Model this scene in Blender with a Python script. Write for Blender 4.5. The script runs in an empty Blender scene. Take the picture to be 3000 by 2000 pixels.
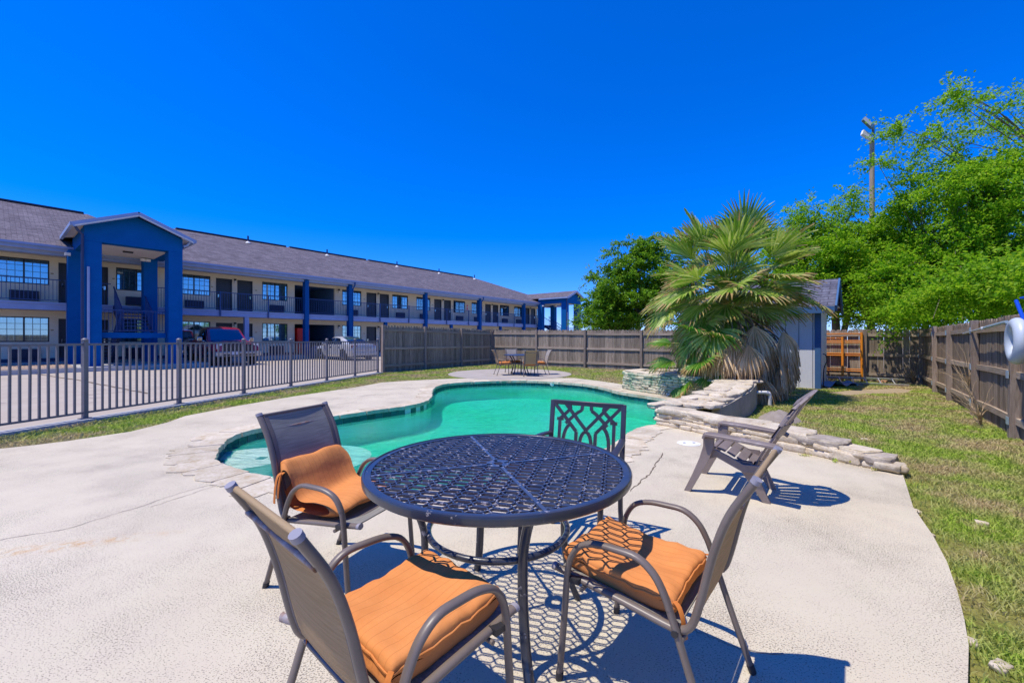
import bpy, bmesh, math, random
import numpy as np
from mathutils import Vector, Matrix
from mathutils.geometry import tessellate_polygon
random.seed(7)
rng = np.random.default_rng(7)
S = bpy.context.scene
COL = S.collection
R = math.radians
# ------------------------------------------------------------------ camera
F, CX, CY, EYE = 960.0, 1176.0, 778.0, 1.30      # focal length and principal point measured on a 2352 px wide print
cam_d = bpy.data.cameras.new('camera')
cam = bpy.data.objects.new('camera', cam_d); COL.objects.link(cam)
cam_d.sensor_width = 36.0
cam_d.lens = F / 2352 * 36
cam_d.shift_y = -6.0 / 2352
cam_d.clip_start = 0.05
cam_d.clip_end = 2000
cam.location = (0, 0, EYE); cam.rotation_euler = (R(90), 0, 0)
S.camera = cam
# ------------------------------------------------------------------ sky, sun, exposure
w = bpy.data.worlds.new('World'); S.world = w; w.use_nodes = True
wn = w.node_tree.nodes; wl = w.node_tree.links; wn.clear()
SUN = Vector((-0.395, -0.14, 1.0)).normalized()
sky = wn.new('ShaderNodeTexSky'); sky.sky_type = 'NISHITA'; sky.sun_disc = False
sky.sun_elevation = math.asin(SUN.z); sky.sun_rotation = math.atan2(SUN.x, SUN.y) % (2*math.pi)
sky.altitude = 0; sky.air_density = 1.0; sky.dust_density = 0.0; sky.ozone_density = 6.0
hs = wn.new('ShaderNodeHueSaturation'); hs.inputs['Saturation'].default_value = 1.16; hs.inputs['Value'].default_value = 1.0
hs.inputs['Hue'].default_value = 0.5
bg = wn.new('ShaderNodeBackground'); bg.inputs['Strength'].default_value = 0.15
wo = wn.new('ShaderNodeOutputWorld')
tint = wn.new('ShaderNodeMix'); tint.data_type = 'RGBA'; tint.blend_type = 'MULTIPLY'; tint.inputs[0].default_value = 1.0; tint.inputs[7].default_value = (.50, .64, 1.16, 1)   # polarised deep blue
wl.new(sky.outputs[0], tint.inputs[6]); wl.new(tint.outputs[2], hs.inputs['Color']); wl.new(hs.outputs[0], bg.inputs['Color']); wl.new(bg.outputs[0], wo.inputs['Surface'])
sl = bpy.data.lights.new('sun', 'SUN'); sl.energy = 3.6; sl.angle = R(0.53); sl.color = (1.0, 0.925, 0.80)
so = bpy.data.objects.new('sun', sl); COL.objects.link(so)
so.rotation_euler = SUN.to_track_quat('Z', 'Y').to_euler(); so.location = (-20, -8, 50)
S.view_settings.view_transform = 'Standard'; S.view_settings.look = 'None'
S.view_settings.exposure = 0.42; S.view_settings.gamma = 1.0; S.view_settings.use_curve_mapping = False
S.render.engine = 'CYCLES'
S.cycles.use_denoising = True
S.cycles.max_bounces = 8; S.cycles.transparent_max_bounces = 24; S.cycles.caustics_reflective = False; S.cycles.caustics_refractive = False

# ------------------------------------------------------------------ helpers
def G(px, py, z=0.0):
    d = F * (EYE - z) / (py - CY)
    return ((px - CX) / F * d, d)

class MB:
    def __init__(s): s.v = []; s.f = []; s.m = []
    def add(s, vs, fs, mi=0):
        o = len(s.v); s.v += [tuple(v) for v in vs]
        s.f += [tuple(i + o for i in f) for f in fs]; s.m += [mi] * len(fs); return s
    def box(s, x0, x1, y0, y1, z0, z1, mi=0):
        vs = [(x, y, z) for z in (z0, z1) for y in (y0, y1) for x in (x0, x1)]
        return s.add(vs, [(0,2,3,1),(4,5,7,6),(0,1,5,4),(2,6,7,3),(0,4,6,2),(1,3,7,5)], mi)
    def obox(s, c, a, b, d, mi=0):
        c, a, b, d = Vector(c), Vector(a), Vector(b), Vector(d)
        vs = [c + a*i + b*j + d*k for k in (-1, 1) for j in (-1, 1) for i in (-1, 1)]
        return s.add(vs, [(0,2,3,1),(4,5,7,6),(0,1,5,4),(2,6,7,3),(0,4,6,2),(1,3,7,5)], mi)
    def bar(s, p, q, w, h, up=(0, 0, 1), mi=0):      # rectangular bar from p to q
        p, q = Vector(p), Vector(q); d = q - p; L = d.length
        if L < 1e-6: return s
        d /= L; u = Vector(up); sd = d.cross(u)
        if sd.length < 1e-4: sd = d.cross(Vector((0, 1, 0)))
        sd.normalize(); u = sd.cross(d)
        return s.obox((p + q)/2, d*L/2, sd*w/2, u*h/2, mi)
    def tube(s, pts, r, n=8, ry=None, up=(1, 0, 0), closed=False, mi=0, taper=None):
        pts = [Vector(p) for p in pts]; N = len(pts); up = Vector(up); ry = ry or r
        vs = []; fs = []
        prev = None
        for i, p in enumerate(pts):
            a = pts[(i-1) % N] if closed or i > 0 else p
            b = pts[(i+1) % N] if closed or i < N-1 else p
            d = (b - a).normalized()
            if prev is None:
                e = up - d * up.dot(d)
                if e.length < 1e-3: e = Vector((0, 1, 0)) - d * d.y
                if e.length < 1e-3: e = Vector((0, 0, 1)) - d * d.z
            else: e = prev - d * prev.dot(d)
            e.normalize(); prev = e; g = d.cross(e)
            k = taper[i] if taper else 1
            for j in range(n):
                t = 2*math.pi*(j+.5)/n
                vs.append(p + e*(math.cos(t)*r*k) + g*(math.sin(t)*ry*k))
        M = N if closed else N-1
        for i in range(M):
            for j in range(n):
                fs.append((i*n+j, i*n+(j+1) % n, ((i+1) % N)*n+(j+1) % n, ((i+1) % N)*n+j))
        if not closed:
            fs.append(tuple(range(n-1, -1, -1))); fs.append(tuple((N-1)*n+j for j in range(n)))
        return s.add(vs, fs, mi)
    def lathe(s, prof, c=(0, 0, 0), n=24, mi=0, caps=True):      # profile of (r, z)
        vs = []; fs = []
        for r, z in prof:
            for j in range(n):
                t = 2*math.pi*j/n; vs.append((c[0]+r*math.cos(t), c[1]+r*math.sin(t), c[2]+z))
        for i in range(len(prof)-1):
            for j in range(n): fs.append((i*n+j, i*n+(j+1) % n, (i+1)*n+(j+1) % n, (i+1)*n+j))
        if caps and prof[0][0] > 1e-5: fs.append(tuple(range(n-1, -1, -1)))
        if caps and prof[-1][0] > 1e-5: fs.append(tuple((len(prof)-1)*n+j for j in range(n)))
        return s.add(vs, fs, mi)
    def prism(s, poly, z0, z1, mi=0, xf=None):        # polygon in xy extruded in z
        n = len(poly); xf = xf or (lambda v: v)
        vs = [xf(Vector((p[0], p[1], z0))) for p in poly] + [xf(Vector((p[0], p[1], z1))) for p in poly]
        tri = tessellate_polygon([[Vector((p[0], p[1], 0)) for p in poly]])
        fs = [tuple(t) for t in tri] + [tuple(i+n for i in t[::-1]) for t in tri]
        fs += [(i, (i+1) % n, (i+1) % n + n, i+n) for i in range(n)]
        return s.add(vs, fs, mi)
    def grid(s, P, mi=0, closed_u=False):             # P[i][j] points
        nu, nv = len(P), len(P[0]); vs = [p for row in P for p in row]; fs = []
        for i in range(nu if closed_u else nu-1):
            for j in range(nv-1):
                a = i*nv+j; b = ((i+1) % nu)*nv+j; fs.append((a, b, b+1, a+1))
        return s.add(vs, fs, mi)
    def mesh(s, name, mats, smooth=35, fixn=True):
        me = bpy.data.meshes.new(name); me.from_pydata(s.v, [], s.f)
        for m in (mats if isinstance(mats, (list, tuple)) else [mats]): me.materials.append(m)
        if any(s.m): me.polygons.foreach_set('material_index', s.m)
        if fixn:
            bm = bmesh.new(); bm.from_mesh(me); bmesh.ops.recalc_face_normals(bm, faces=bm.faces); bm.to_mesh(me); bm.free()
        if smooth:
            me.shade_smooth(); me.set_sharp_from_angle(angle=R(smooth))
        me.update(); return me
    def build(s, name, mats, parent=None, smooth=35, bevel=0, fixn=True):
        return put(name, s.mesh(name, mats, smooth, fixn), parent, bevel)

def put(name, me, parent=None, bevel=0, loc=None, rot=None, scale=None):
    o = bpy.data.objects.new(name, me); COL.objects.link(o)
    if parent: o.parent = parent
    if bevel:
        b = o.modifiers.new('bevel', 'BEVEL'); b.width = bevel; b.segments = 2; b.limit_method = 'ANGLE'; b.angle_limit = R(40)
    if loc is not None: o.location = loc
    if rot is not None: o.rotation_euler = rot
    if scale is not None: o.scale = scale
    return o
def tag(o, label=None, cat=None, group=None, kind=None):
    if label: o['label'] = label
    if cat: o['category'] = cat
    if group: o['group'] = group
    if kind: o['kind'] = kind
    return o
def thing(name, loc, rz, label, cat, group=None):
    o = bpy.data.objects.new(name, None); COL.objects.link(o); o.empty_display_size = .2
    o.location = loc; o.rotation_euler = (0, 0, rz); return tag(o, label, cat, group)
def copy_tree(o, parent=None):
    c = o.copy(); COL.objects.link(c)
    if parent: c.parent = parent
    for ch in list(o.children): copy_tree(ch, c)
    return c
def dup(o, loc, rz, label, group=None):
    c = copy_tree(o); c.location = loc; c.rotation_euler = (0, 0, rz); c['label'] = label
    if group: c['group'] = group
    return c
def smooth_path(pts, n=6, closed=False):               # Catmull-Rom
    P = [Vector(p) for p in pts]; N = len(P); out = []
    for i in range(N if closed else N-1):
        p0 = P[(i-1) % N] if closed or i > 0 else P[0]*2 - P[1]
        p1, p2 = P[i], P[(i+1) % N]
        p3 = P[(i+2) % N] if closed or i+2 < N else P[-1]*2 - P[-2]
        for k in range(n):
            t = k/n
            out.append(.5*((2*p1)+(p2-p0)*t+(2*p0-5*p1+4*p2-p3)*t*t+(3*p1-p0-3*p2+p3)*t**3))
    if not closed: out.append(P[-1])
    return out
def angle_of(d): return math.atan2(d[1], d[0]) - math.pi/2   # rotation that turns local +y to d

# ------------------------------------------------------------------ materials
def nt(name):
    m = bpy.data.materials.new(name); m.use_nodes = True
    n = m.node_tree.nodes; l = m.node_tree.links; n.clear()
    o = n.new('ShaderNodeOutputMaterial'); b = n.new('ShaderNodeBsdfPrincipled'); l.new(b.outputs[0], o.inputs['Surface'])
    return m, n, l, b, o
def ramp(n, l, src, stops):
    r = n.new('ShaderNodeValToRGB'); e = r.color_ramp.elements
    while len(e) > 1: e.remove(e[-1])
    e[0].position = stops[0][0]; e[0].color = (*stops[0][1], 1)
    for p, c in stops[1:]:
        x = e.new(p); x.color = (*c, 1)
    l.new(src, r.inputs['Fac']); return r.outputs['Color']
def coords(n, l, kind='Object', scale=(1, 1, 1), rot=(0, 0, 0)):
    mp = n.new('ShaderNodeMapping'); mp.inputs['Scale'].default_value = scale; mp.inputs['Rotation'].default_value = rot
    if kind == 'World':
        g = n.new('ShaderNodeNewGeometry'); l.new(g.outputs['Position'], mp.inputs['Vector'])
    else:
        t = n.new('ShaderNodeTexCoord'); l.new(t.outputs[kind], mp.inputs['Vector'])
    return mp.outputs[0]
def noise(n, l, vec, scale, detail=4, rough=.55, dist=0):
    x = n.new('ShaderNodeTexNoise'); x.inputs['Scale'].default_value = scale; x.inputs['Detail'].default_value = detail
    x.inputs['Roughness'].default_value = rough; x.inputs['Distortion'].default_value = dist
    l.new(vec, x.inputs['Vector']); return x.outputs['Fac']
def mixc(n, l, fac, a, b, mode='MIX'):
    x = n.new('ShaderNodeMix'); x.data_type = 'RGBA'; x.blend_type = mode
    if isinstance(fac, float): x.inputs[0].default_value = fac
    else: l.new(fac, x.inputs[0])
    for i, c in ((6, a), (7, b)):
        if isinstance(c, tuple): x.inputs[i].default_value = (*c[:3], 1)
        else: l.new(c, x.inputs[i])
    return x.outputs[2]
def bump(n, l, b, h, strength=.3, dist=.01):
    x = n.new('ShaderNodeBump'); x.inputs['Strength'].default_value = strength; x.inputs['Distance'].default_value = dist
    l.new(h, x.inputs['Height']); l.new(x.outputs[0], b.inputs['Normal']); return x
def math_node(n, l, op, a, b=None):
    x = n.new('ShaderNodeMath'); x.operation = op
    for i, v in enumerate((a, b)):
        if v is None: continue
        if isinstance(v, (int, float)): x.inputs[i].default_value = v
        else: l.new(v, x.inputs[i])
    return x.outputs[0]
def pmat(name, c1, c2=None, scale=8, rough=.6, metal=0, bmp=0, bscale=60, rnd=0, spec=.5, stretch=(1, 1, 1), kind='Object',
         chips=None, chip_scale=14, chip_at=.66, coat=0):
    m, n, l, b, o = nt(name)
    b.inputs['Roughness'].default_value = rough; b.inputs['Metallic'].default_value = metal
    b.inputs['Specular IOR Level'].default_value = spec; b.inputs['Coat Weight'].default_value = coat
    vec = coords(n, l, kind, stretch)
    if c2 is None: c2 = tuple(x*.86 for x in c1)
    f = noise(n, l, vec, scale, 6, .6)
    col = ramp(n, l, f, [(.32, c1), (.68, c2)])
    if rnd:
        oi = n.new('ShaderNodeObjectInfo')
        mr = n.new('ShaderNodeMapRange'); mr.inputs[3].default_value = 1-rnd; mr.inputs[4].default_value = 1+rnd
        l.new(oi.outputs['Random'], mr.inputs[0])
        cb = n.new('ShaderNodeHueSaturation'); l.new(mr.outputs[0], cb.inputs['Value']); l.new(col, cb.inputs['Color']); col = cb.outputs[0]
    if chips:
        cf = noise(n, l, vec, chip_scale, 5, .65)
        cr = ramp(n, l, cf, [(chip_at, (0, 0, 0)), (chip_at+.03, (1, 1, 1))])
        col = mixc(n, l, cr, col, chips)
    l.new(col, b.inputs['Base Color'])
    if bmp:
        h = noise(n, l, vec, bscale, 4, .6); bump(n, l, b, h, bmp, .004)
    return m
# ------------------------------------------------------------------ material table
M = {}
def deck_mat():
    m, n, l, b, o = nt('pebbled_concrete'); b.inputs['Roughness'].default_value = .85; b.inputs['Specular IOR Level'].default_value = .25
    v = coords(n, l, 'World')
    big = noise(n, l, v, .7, 6, .6); med = noise(n, l, v, 4, 6, .65)
    c = ramp(n, l, big, [(.3, (.57, .505, .37)), (.7, (.64, .57, .425))])
    c = mixc(n, l, ramp(n, l, med, [(.42, (0, 0, 0)), (.75, (.5, .5, .5))]), c, (.56, .47, .37))
    pv = coords(n, l, 'World', (1, 1.5, 1), (0, 0, .5))
    pit = noise(n, l, pv, 120, 3, .6); patch = noise(n, l, v, 1.6, 4, .6)
    th = math_node(n, l, 'ADD', pit, math_node(n, l, 'MULTIPLY', patch, .34))
    pm = ramp(n, l, th, [(.755, (0, 0, 0)), (.81, (1, 1, 1))])
    c = mixc(n, l, math_node(n, l, 'MULTIPLY', pm, .85), c, (.22, .18, .13))
    # rust streak left by a metal table foot
    rp = n.new('ShaderNodeMapping'); g = n.new('ShaderNodeNewGeometry'); l.new(g.outputs['Position'], rp.inputs['Vector'])
    rp.vector_type = 'TEXTURE'; rp.inputs['Location'].default_value = (-2.85, 2.62, 0); rp.inputs['Rotation'].default_value = (0, 0, R(18)); rp.inputs['Scale'].default_value = (.75, .1, 1)
    ln = n.new('ShaderNodeVectorMath'); ln.operation = 'LENGTH'; l.new(rp.outputs[0], ln.inputs[0])
    rs = math_node(n, l, 'MULTIPLY', ramp(n, l, ln.outputs['Value'], [(.2, (1, 1, 1)), (1, (0, 0, 0))]), ramp(n, l, noise(n, l, v, 14, 5, .7), [(.45, (0, 0, 0)), (.65, (.8, .8, .8))]))
    c = mixc(n, l, rs, c, (.55, .30, .10))
    l.new(c, b.inputs['Base Color'])
    bump(n, l, b, math_node(n, l, 'MULTIPLY', pm, -1.0), .6, .006); return m
M['deck'] = deck_mat()
M['parking'] = pmat('parking_concrete', (.40, .34, .265), (.46, .395, .315), 1.2, .9, bmp=.2, bscale=40, kind='World', chips=(.30, .25, .21), chip_scale=2.5, chip_at=.62)
M['pad'] = pmat('grey_concrete', (.36, .32, .27), (.44, .39, .33), 2, .9, bmp=.2, kind='World')
M['kerb'] = pmat('kerb_concrete', (.36, .36, .36), (.46, .45, .43), 5, .9, bmp=.3, kind='World')
M['red_paint'] = pmat('red_kerb_paint', (.55, .06, .08), (.40, .10, .10), 9, .6, kind='World')
def lawn_mat():
    m, n, l, b, o = nt('lawn_soil'); b.inputs['Roughness'].default_value = .95; b.inputs['Specular IOR Level'].default_value = .1
    v = coords(n, l, 'World')
    a = noise(n, l, v, 1.1, 6, .65); f = noise(n, l, v, 38, 5, .7)
    c = ramp(n, l, a, [(.36, (.38, .29, .14)), (.47, (.32, .30, .08)), (.6, (.23, .30, .04)), (.72, (.36, .31, .13))])
    c = mixc(n, l, ramp(n, l, f, [(.35, (.75, .75, .75)), (.6, (0, 0, 0))]), c, (.10, .085, .035))
    l.new(c, b.inputs['Base Color']); bump(n, l, b, f, .8, .03); return m
M['lawn'] = lawn_mat()
def grass_mat():
    m, n, l, b, o = nt('grass_blade'); n.remove(b)
    v = coords(n, l, 'World')
    a = noise(n, l, v, 1.1, 6, .65); f = noise(n, l, v, 55, 2, .5)
    c1 = ramp(n, l, f, [(.3, (.20, .40, .02)), (.5, (.37, .55, .05)), (.7, (.60, .62, .16))])
    c2 = ramp(n, l, f, [(.3, (.54, .43, .21)), (.55, (.66, .54, .30)), (.7, (.40, .42, .11))])
    k = ramp(n, l, a, [(.42, (1, 1, 1)), (.54, (.35, .35, .35)), (.62, (.05, .05, .05)), (.70, (.9, .9, .9))])
    c = mixc(n, l, k, c1, c2)
    d = n.new('ShaderNodeBsdfDiffuse'); t = n.new('ShaderNodeBsdfTranslucent'); mx = n.new('ShaderNodeMixShader'); mx.inputs[0].default_value = .35
    l.new(c, d.inputs['Color']); l.new(c, t.inputs['Color']); l.new(d.outputs[0], mx.inputs[1]); l.new(t.outputs[0], mx.inputs[2]); l.new(mx.outputs[0], o.inputs['Surface'])
    return m
M['grass'] = grass_mat()
def leaf_mat(name, cols, gloss=.25, trans=.4, scale=3):
    m, n, l, b, o = nt(name)
    g = n.new('ShaderNodeNewGeometry'); v = coords(n, l, 'World')
    f = noise(n, l, v, scale, 4, .7)
    mr = math_node(n, l, 'ADD', math_node(n, l, 'MULTIPLY', f, .6), math_node(n, l, 'MULTIPLY', g.outputs['Random Per Island'], .4))
    c = ramp(n, l, mr, cols)
    b.inputs['Roughness'].default_value = .45; b.inputs['Specular IOR Level'].default_value = gloss
    l.new(c, b.inputs['Base Color'])
    t = n.new('ShaderNodeBsdfTranslucent'); mx = n.new('ShaderNodeMixShader'); mx.inputs[0].default_value = trans
    l.new(c, t.inputs['Color']); l.new(b.outputs[0], mx.inputs[1]); l.new(t.outputs[0], mx.inputs[2]); l.new(mx.outputs[0], o.inputs['Surface'])
    return m
M['leaf'] = leaf_mat('tree_leaf', [(.3, (.13, .34, .010)), (.5, (.26, .50, .016)), (.7, (.43, .62, .035))], .25, .6)
M['leaf2'] = leaf_mat('dark_tree_leaf', [(.3, (.09, .24, .010)), (.5, (.17, .36, .016)), (.7, (.28, .47, .03))], .25, .5)
M['palm'] = leaf_mat('palm_leaf', [(.3, (.15, .30, .02)), (.5, (.31, .44, .05)), (.70, (.55, .62, .16))], .6, .4, 3)
M['palm_young'] = leaf_mat('young_palm_leaf', [(.3, (.08, .25, .015)), (.55, (.15, .36, .03)), (.72, (.32, .38, .06))], .5, .35, 2)
M['palm_dead'] = leaf_mat('dead_palm_leaf', [(.3, (.46, .30, .14)), (.5, (.68, .48, .26)), (.7, (.82, .63, .38))], .15, .15, 2)
M['palm_tip'] = leaf_mat('dry_palm_tip', [(.3, (.42, .26, .09)), (.5, (.52, .38, .15)), (.7, (.42, .40, .13))], .2, .25, 2)
M['stem'] = pmat('palm_stem', (.22, .26, .06), (.30, .28, .10), 6, .5)
M['trunk'] = pmat('palm_trunk', (.15, .10, .065), (.26, .18, .11), 12, .9, bmp=.8, bscale=18)
M['bark'] = pmat('tree_bark', (.13, .10, .075), (.22, .18, .14), 9, .9, bmp=.6, bscale=30)
M['dry'] = pmat('dry_vine', (.42, .28, .15), (.55, .42, .25), 9, .8)
M['dirt'] = pmat('dry_dirt', (.24, .20, .165), (.34, .29, .245), 7, .95, bmp=1, bscale=22)
def wood_mat(name, cols, rnd=.25, scale=(14, 14, 1.1)):
    m, n, l, b, o = nt(name); b.inputs['Roughness'].default_value = .85; b.inputs['Specular IOR Level'].default_value = .2
    oi = n.new('ShaderNodeObjectInfo'); t = n.new('ShaderNodeTexCoord'); mp = n.new('ShaderNodeMapping'); mp.inputs['Scale'].default_value = scale
    of = n.new('ShaderNodeVectorMath'); of.operation = 'ADD'
    cm = n.new('ShaderNodeCombineXYZ'); k = math_node(n, l, 'MULTIPLY', oi.outputs['Random'], 37.0)
    for i in range(3): l.new(k, cm.inputs[i])
    l.new(t.outputs['Object'], of.inputs[0]); l.new(cm.outputs[0], of.inputs[1]); l.new(of.outputs[0], mp.inputs['Vector'])
    f = noise(n, l, mp.outputs[0], 2.2, 7, .65, .6); f2 = noise(n, l, mp.outputs[0], 9, 4, .6)
    g = math_node(n, l, 'ADD', math_node(n, l, 'MULTIPLY', f, .65), math_node(n, l, 'MULTIPLY', f2, .35))
    c = ramp(n, l, g, [(.32, cols[0]), (.5, cols[1]), (.66, cols[2])])
    mr = n.new('ShaderNodeMapRange'); mr.inputs[3].default_value = 1-rnd; mr.inputs[4].default_value = 1+rnd; l.new(oi.outputs['Random'], mr.inputs[0])
    h = n.new('ShaderNodeHueSaturation'); l.new(mr.outputs[0], h.inputs['Value']); l.new(c, h.inputs['Color'])
    l.new(h.outputs[0], b.inputs['Base Color']); bump(n, l, b, g, .5, .006); return m
M['board'] = wood_mat('weathered_board', [(.11, .083, .058), (.29, .228, .165), (.46, .38, .29)])
M['board_brown'] = wood_mat('brown_board', [(.09, .062, .042), (.26, .195, .135), (.42, .34, .255)])
M['rail'] = wood_mat('weathered_rail', [(.26, .195, .135), (.40, .31, .225), (.52, .43, .325)], .15, (1.1, 14, 14))
M['post'] = wood_mat('weathered_post', [(.18, .13, .10), (.31, .24, .185), (.42, .34, .27)], .2)
M['bracket'] = pmat('galvanised_bracket', (.35, .48, .56), (.48, .58, .62), 20, .4, metal=.3)
M['iron_fence'] = pmat('taupe_fence_paint', (.15, .135, .145), (.19, .175, .185), 10, .45)
M['blue_wall'] = pmat('royal_blue_stucco', (.002, .095, .31), (.003, .11, .35), 3, .85, bmp=.25, bscale=50, spec=.08)
M['blue_trim'] = pmat('blue_paint', (.003, .08, .26), (.004, .09, .30), 5, .7, spec=.12)
M['navy'] = pmat('navy_paint', (.012, .028, .10), (.018, .036, .12), 5, .5)
M['pale_trim'] = pmat('pale_grey_trim', (.25, .34, .55), (.30, .39, .61), 3, .7, spec=.2)
M['white'] = pmat('white_paint', (.72, .72, .70), (.80, .80, .78), 6, .55)
M['soffit'] = pmat('soffit_cream', (.70, .66, .58), (.76, .72, .64), 4, .8)
def siding():
    m, n, l, b, o = nt('cream_siding'); b.inputs['Roughness'].default_value = .7
    v = coords(n, l, 'Object')
    f = noise(n, l, v, 2.5, 5, .6); c = ramp(n, l, f, [(.3, (.78, .69, .52)), (.7, (.84, .76, .60))])
    wv = n.new('ShaderNodeTexWave'); wv.wave_type = 'BANDS'; wv.bands_direction = 'X'; wv.inputs['Scale'].default_value = 1.6; wv.wave_profile = 'SAW'
    l.new(v, wv.inputs['Vector']); l.new(c, b.inputs['Base Color']); bump(n, l, b, wv.outputs['Fac'], .35, .01); return m
M['siding'] = siding()
def shingle(name, c1, c2, mortar):
    m, n, l, b, o = nt(name); b.inputs['Roughness'].default_value = .95; b.inputs['Specular IOR Level'].default_value = .15
    t = n.new('ShaderNodeTexCoord')
    br = n.new('ShaderNodeTexBrick'); br.inputs['Scale'].default_value = 1; br.inputs['Brick Width'].default_value = .33; br.inputs['Row Height'].default_value = .15
    br.inputs['Mortar Size'].default_value = .012; br.inputs['Color1'].default_value = (*c1, 1); br.inputs['Color2'].default_value = (*c2, 1); br.inputs['Mortar'].default_value = (*mortar, 1)
    br.inputs['Bias'].default_value = 0; l.new(t.outputs['UV'], br.inputs['Vector'])
    f = noise(n, l, t.outputs['UV'], 1.1, 6, .7)
    c = mixc(n, l, .55, br.outputs['Color'], ramp(n, l, f, [(.3, (.55, .55, .55)), (.7, (1.4, 1.4, 1.4))]), 'MULTIPLY')
    f2 = noise(n, l, t.outputs['UV'], 9, 3, .7)
    c = mixc(n, l, .6, c, ramp(n, l, f2, [(.3, (.5, .5, .5)), (.7, (1.5, 1.5, 1.5))]), 'MULTIPLY')
    l.new(c, b.inputs['Base Color']); bump(n, l, b, br.outputs['Fac'], -.5, .02); return m
M['shingle'] = shingle('asphalt_shingle', (.20, .175, .20), (.125, .11, .13), (.07, .062, .075))
M['shingle_shed'] = shingle('shed_shingle', (.15, .15, .19), (.10, .10, .135), (.06, .06, .08))
M['passage'] = pmat('dark_blue_passage', (.10, .21, .36), (.12, .24, .40), 3, .7)
M['door'] = pmat('dark_slate_door', (.022, .03, .045), (.032, .04, .058), 3, .45)
M['frame'] = pmat('dark_window_frame', (.015, .02, .03), None, 6, .4)
M['muntin'] = pmat('blue_grey_muntin', (.06, .12, .18), None, 6, .4)
M['ac'] = pmat('navy_ac_grille', (.010, .014, .05), (.015, .02, .065), 6, .5)
M['rail_blue'] = pmat('blue_steel_railing', (.012, .05, .17), (.018, .06, .20), 6, .45)
M['chrome'] = pmat('chrome', (.75, .75, .76), None, 8, .12, metal=1)
M['black'] = pmat('black_rubber', (.012, .012, .013), (.02, .02, .02), 8, .8)
M['brass'] = pmat('brass_plaque', (.45, .33, .16), None, 8, .4, metal=.6)
def glass(name, tint, fac=.55, rough=.02):
    m, n, l, b, o = nt(name); n.remove(b)
    g = n.new('ShaderNodeBsdfGlossy'); g.inputs['Roughness'].default_value = rough; g.inputs['Color'].default_value = (*tint, 1)
    t = n.new('ShaderNodeBsdfTransparent'); t.inputs['Color'].default_value = (.75, .9, .92, 1)
    f = n.new('ShaderNodeFresnel'); f.inputs['IOR'].default_value = 1.6
    k = math_node(n, l, 'MAXIMUM', f.outputs[0], fac)
    mx = n.new('ShaderNodeMixShader'); l.new(k, mx.inputs[0]); l.new(t.outputs[0], mx.inputs[1]); l.new(g.outputs[0], mx.inputs[2]); l.new(mx.outputs[0], o.inputs['Surface'])
    return m
M['glass'] = glass('window_glass', (.8, .95, 1), .34)
M['car_glass'] = glass('car_glass', (.45, .6, .75), .32)
M['curtain'] = pmat('pale_curtain', (.62, .72, .74), (.72, .80, .80), 4, .9)
M['red'] = pmat('red_machine', (.85, .012, .008), (.78, .012, .01), 3, .4)
# patio set
M['sling_frame'] = pmat('bronze_powder_coat', (.15, .118, .095), (.19, .155, .13), 7, .4, bmp=.05, bscale=90, chips=(.40, .37, .36), chip_scale=11, chip_at=.735)
M['cap_grey'] = pmat('grey_end_cap', (.26, .25, .28), (.33, .31, .34), 12, .5)
def sling(name, c1, c2):
    m, n, l, b, o = nt(name); b.inputs['Roughness'].default_value = .75; b.inputs['Specular IOR Level'].default_value = .3
    v = coords(n, l, 'Object', (1, 1, 1))
    w1 = noise(n, l, coords(n, l, 'Object', (.5, 110, 110)), 1.0, 2, .5); w2 = noise(n, l, coords(n, l, 'Object', (3, 260, 260)), 1, 2, .5)
    g = math_node(n, l, 'ADD', math_node(n, l, 'MULTIPLY', w1, .6), math_node(n, l, 'MULTIPLY', w2, .4))
    c = ramp(n, l, g, [(.35, c1), (.62, c2)])
    l.new(c, b.inputs['Base Color'])
    vo = n.new('ShaderNodeTexVoronoi'); vo.inputs['Scale'].default_value = 260; l.new(v, vo.inputs['Vector'])
    bump(n, l, b, vo.outputs['Distance'], .5, .002)
    t = n.new('ShaderNodeBsdfTranslucent'); l.new(c, t.inputs['Color']); mx = n.new('ShaderNodeMixShader'); mx.inputs[0].default_value = .3
    l.new(b.outputs[0], mx.inputs[1]); l.new(t.outputs[0], mx.inputs[2]); l.new(mx.outputs[0], o.inputs['Surface'])
    return m
M['sling_tan'] = sling('tan_sling', (.44, .31, .165), (.54, .39, .22))
M['sling_grey'] = sling('grey_sling', (.27, .26, .235), (.41, .39, .345))
M['sling_hem'] = pmat('dark_sling_hem', (.10, .085, .085), (.16, .135, .13), 60, .8, stretch=(1, 12, 12))
M['sling_pale'] = sling('pale_sling', (.40, .36, .30), (.52, .48, .42))
def cushion_mat():
    m, n, l, b, o = nt('orange_cushion_fabric'); b.inputs['Roughness'].default_value = .85; b.inputs['Specular IOR Level'].default_value = .2
    v = coords(n, l, 'Object')
    f = noise(n, l, v, 7, 4, .6); c = ramp(n, l, f, [(.3, (.66, .245, .07)), (.7, (.74, .30, .095))])
    fib = noise(n, l, coords(n, l, 'Object', (1, 40, 40)), 12, 2, .5)
    c = mixc(n, l, math_node(n, l, 'MULTIPLY', fib, .3), c, (.52, .165, .04))
    wv = n.new('ShaderNodeTexWave'); wv.wave_type = 'BANDS'; wv.bands_direction = 'X'; wv.inputs['Scale'].default_value = 9.5; wv.inputs['Distortion'].default_value = .6; wv.inputs['Detail'].default_value = 1; wv.inputs['Detail Scale'].default_value = .6
    l.new(v, wv.inputs['Vector'])
    st = ramp(n, l, wv.outputs['Fac'], [(.0, (1, 1, 1)), (.02, (0, 0, 0))])
    c = mixc(n, l, math_node(n, l, 'MULTIPLY', st, .5), c, (.38, .12, .03))
    l.new(c, b.inputs['Base Color']); bump(n, l, b, noise(n, l, v, 9, 5, .6), .25, .02); return m
M['cushion'] = cushion_mat()
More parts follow.
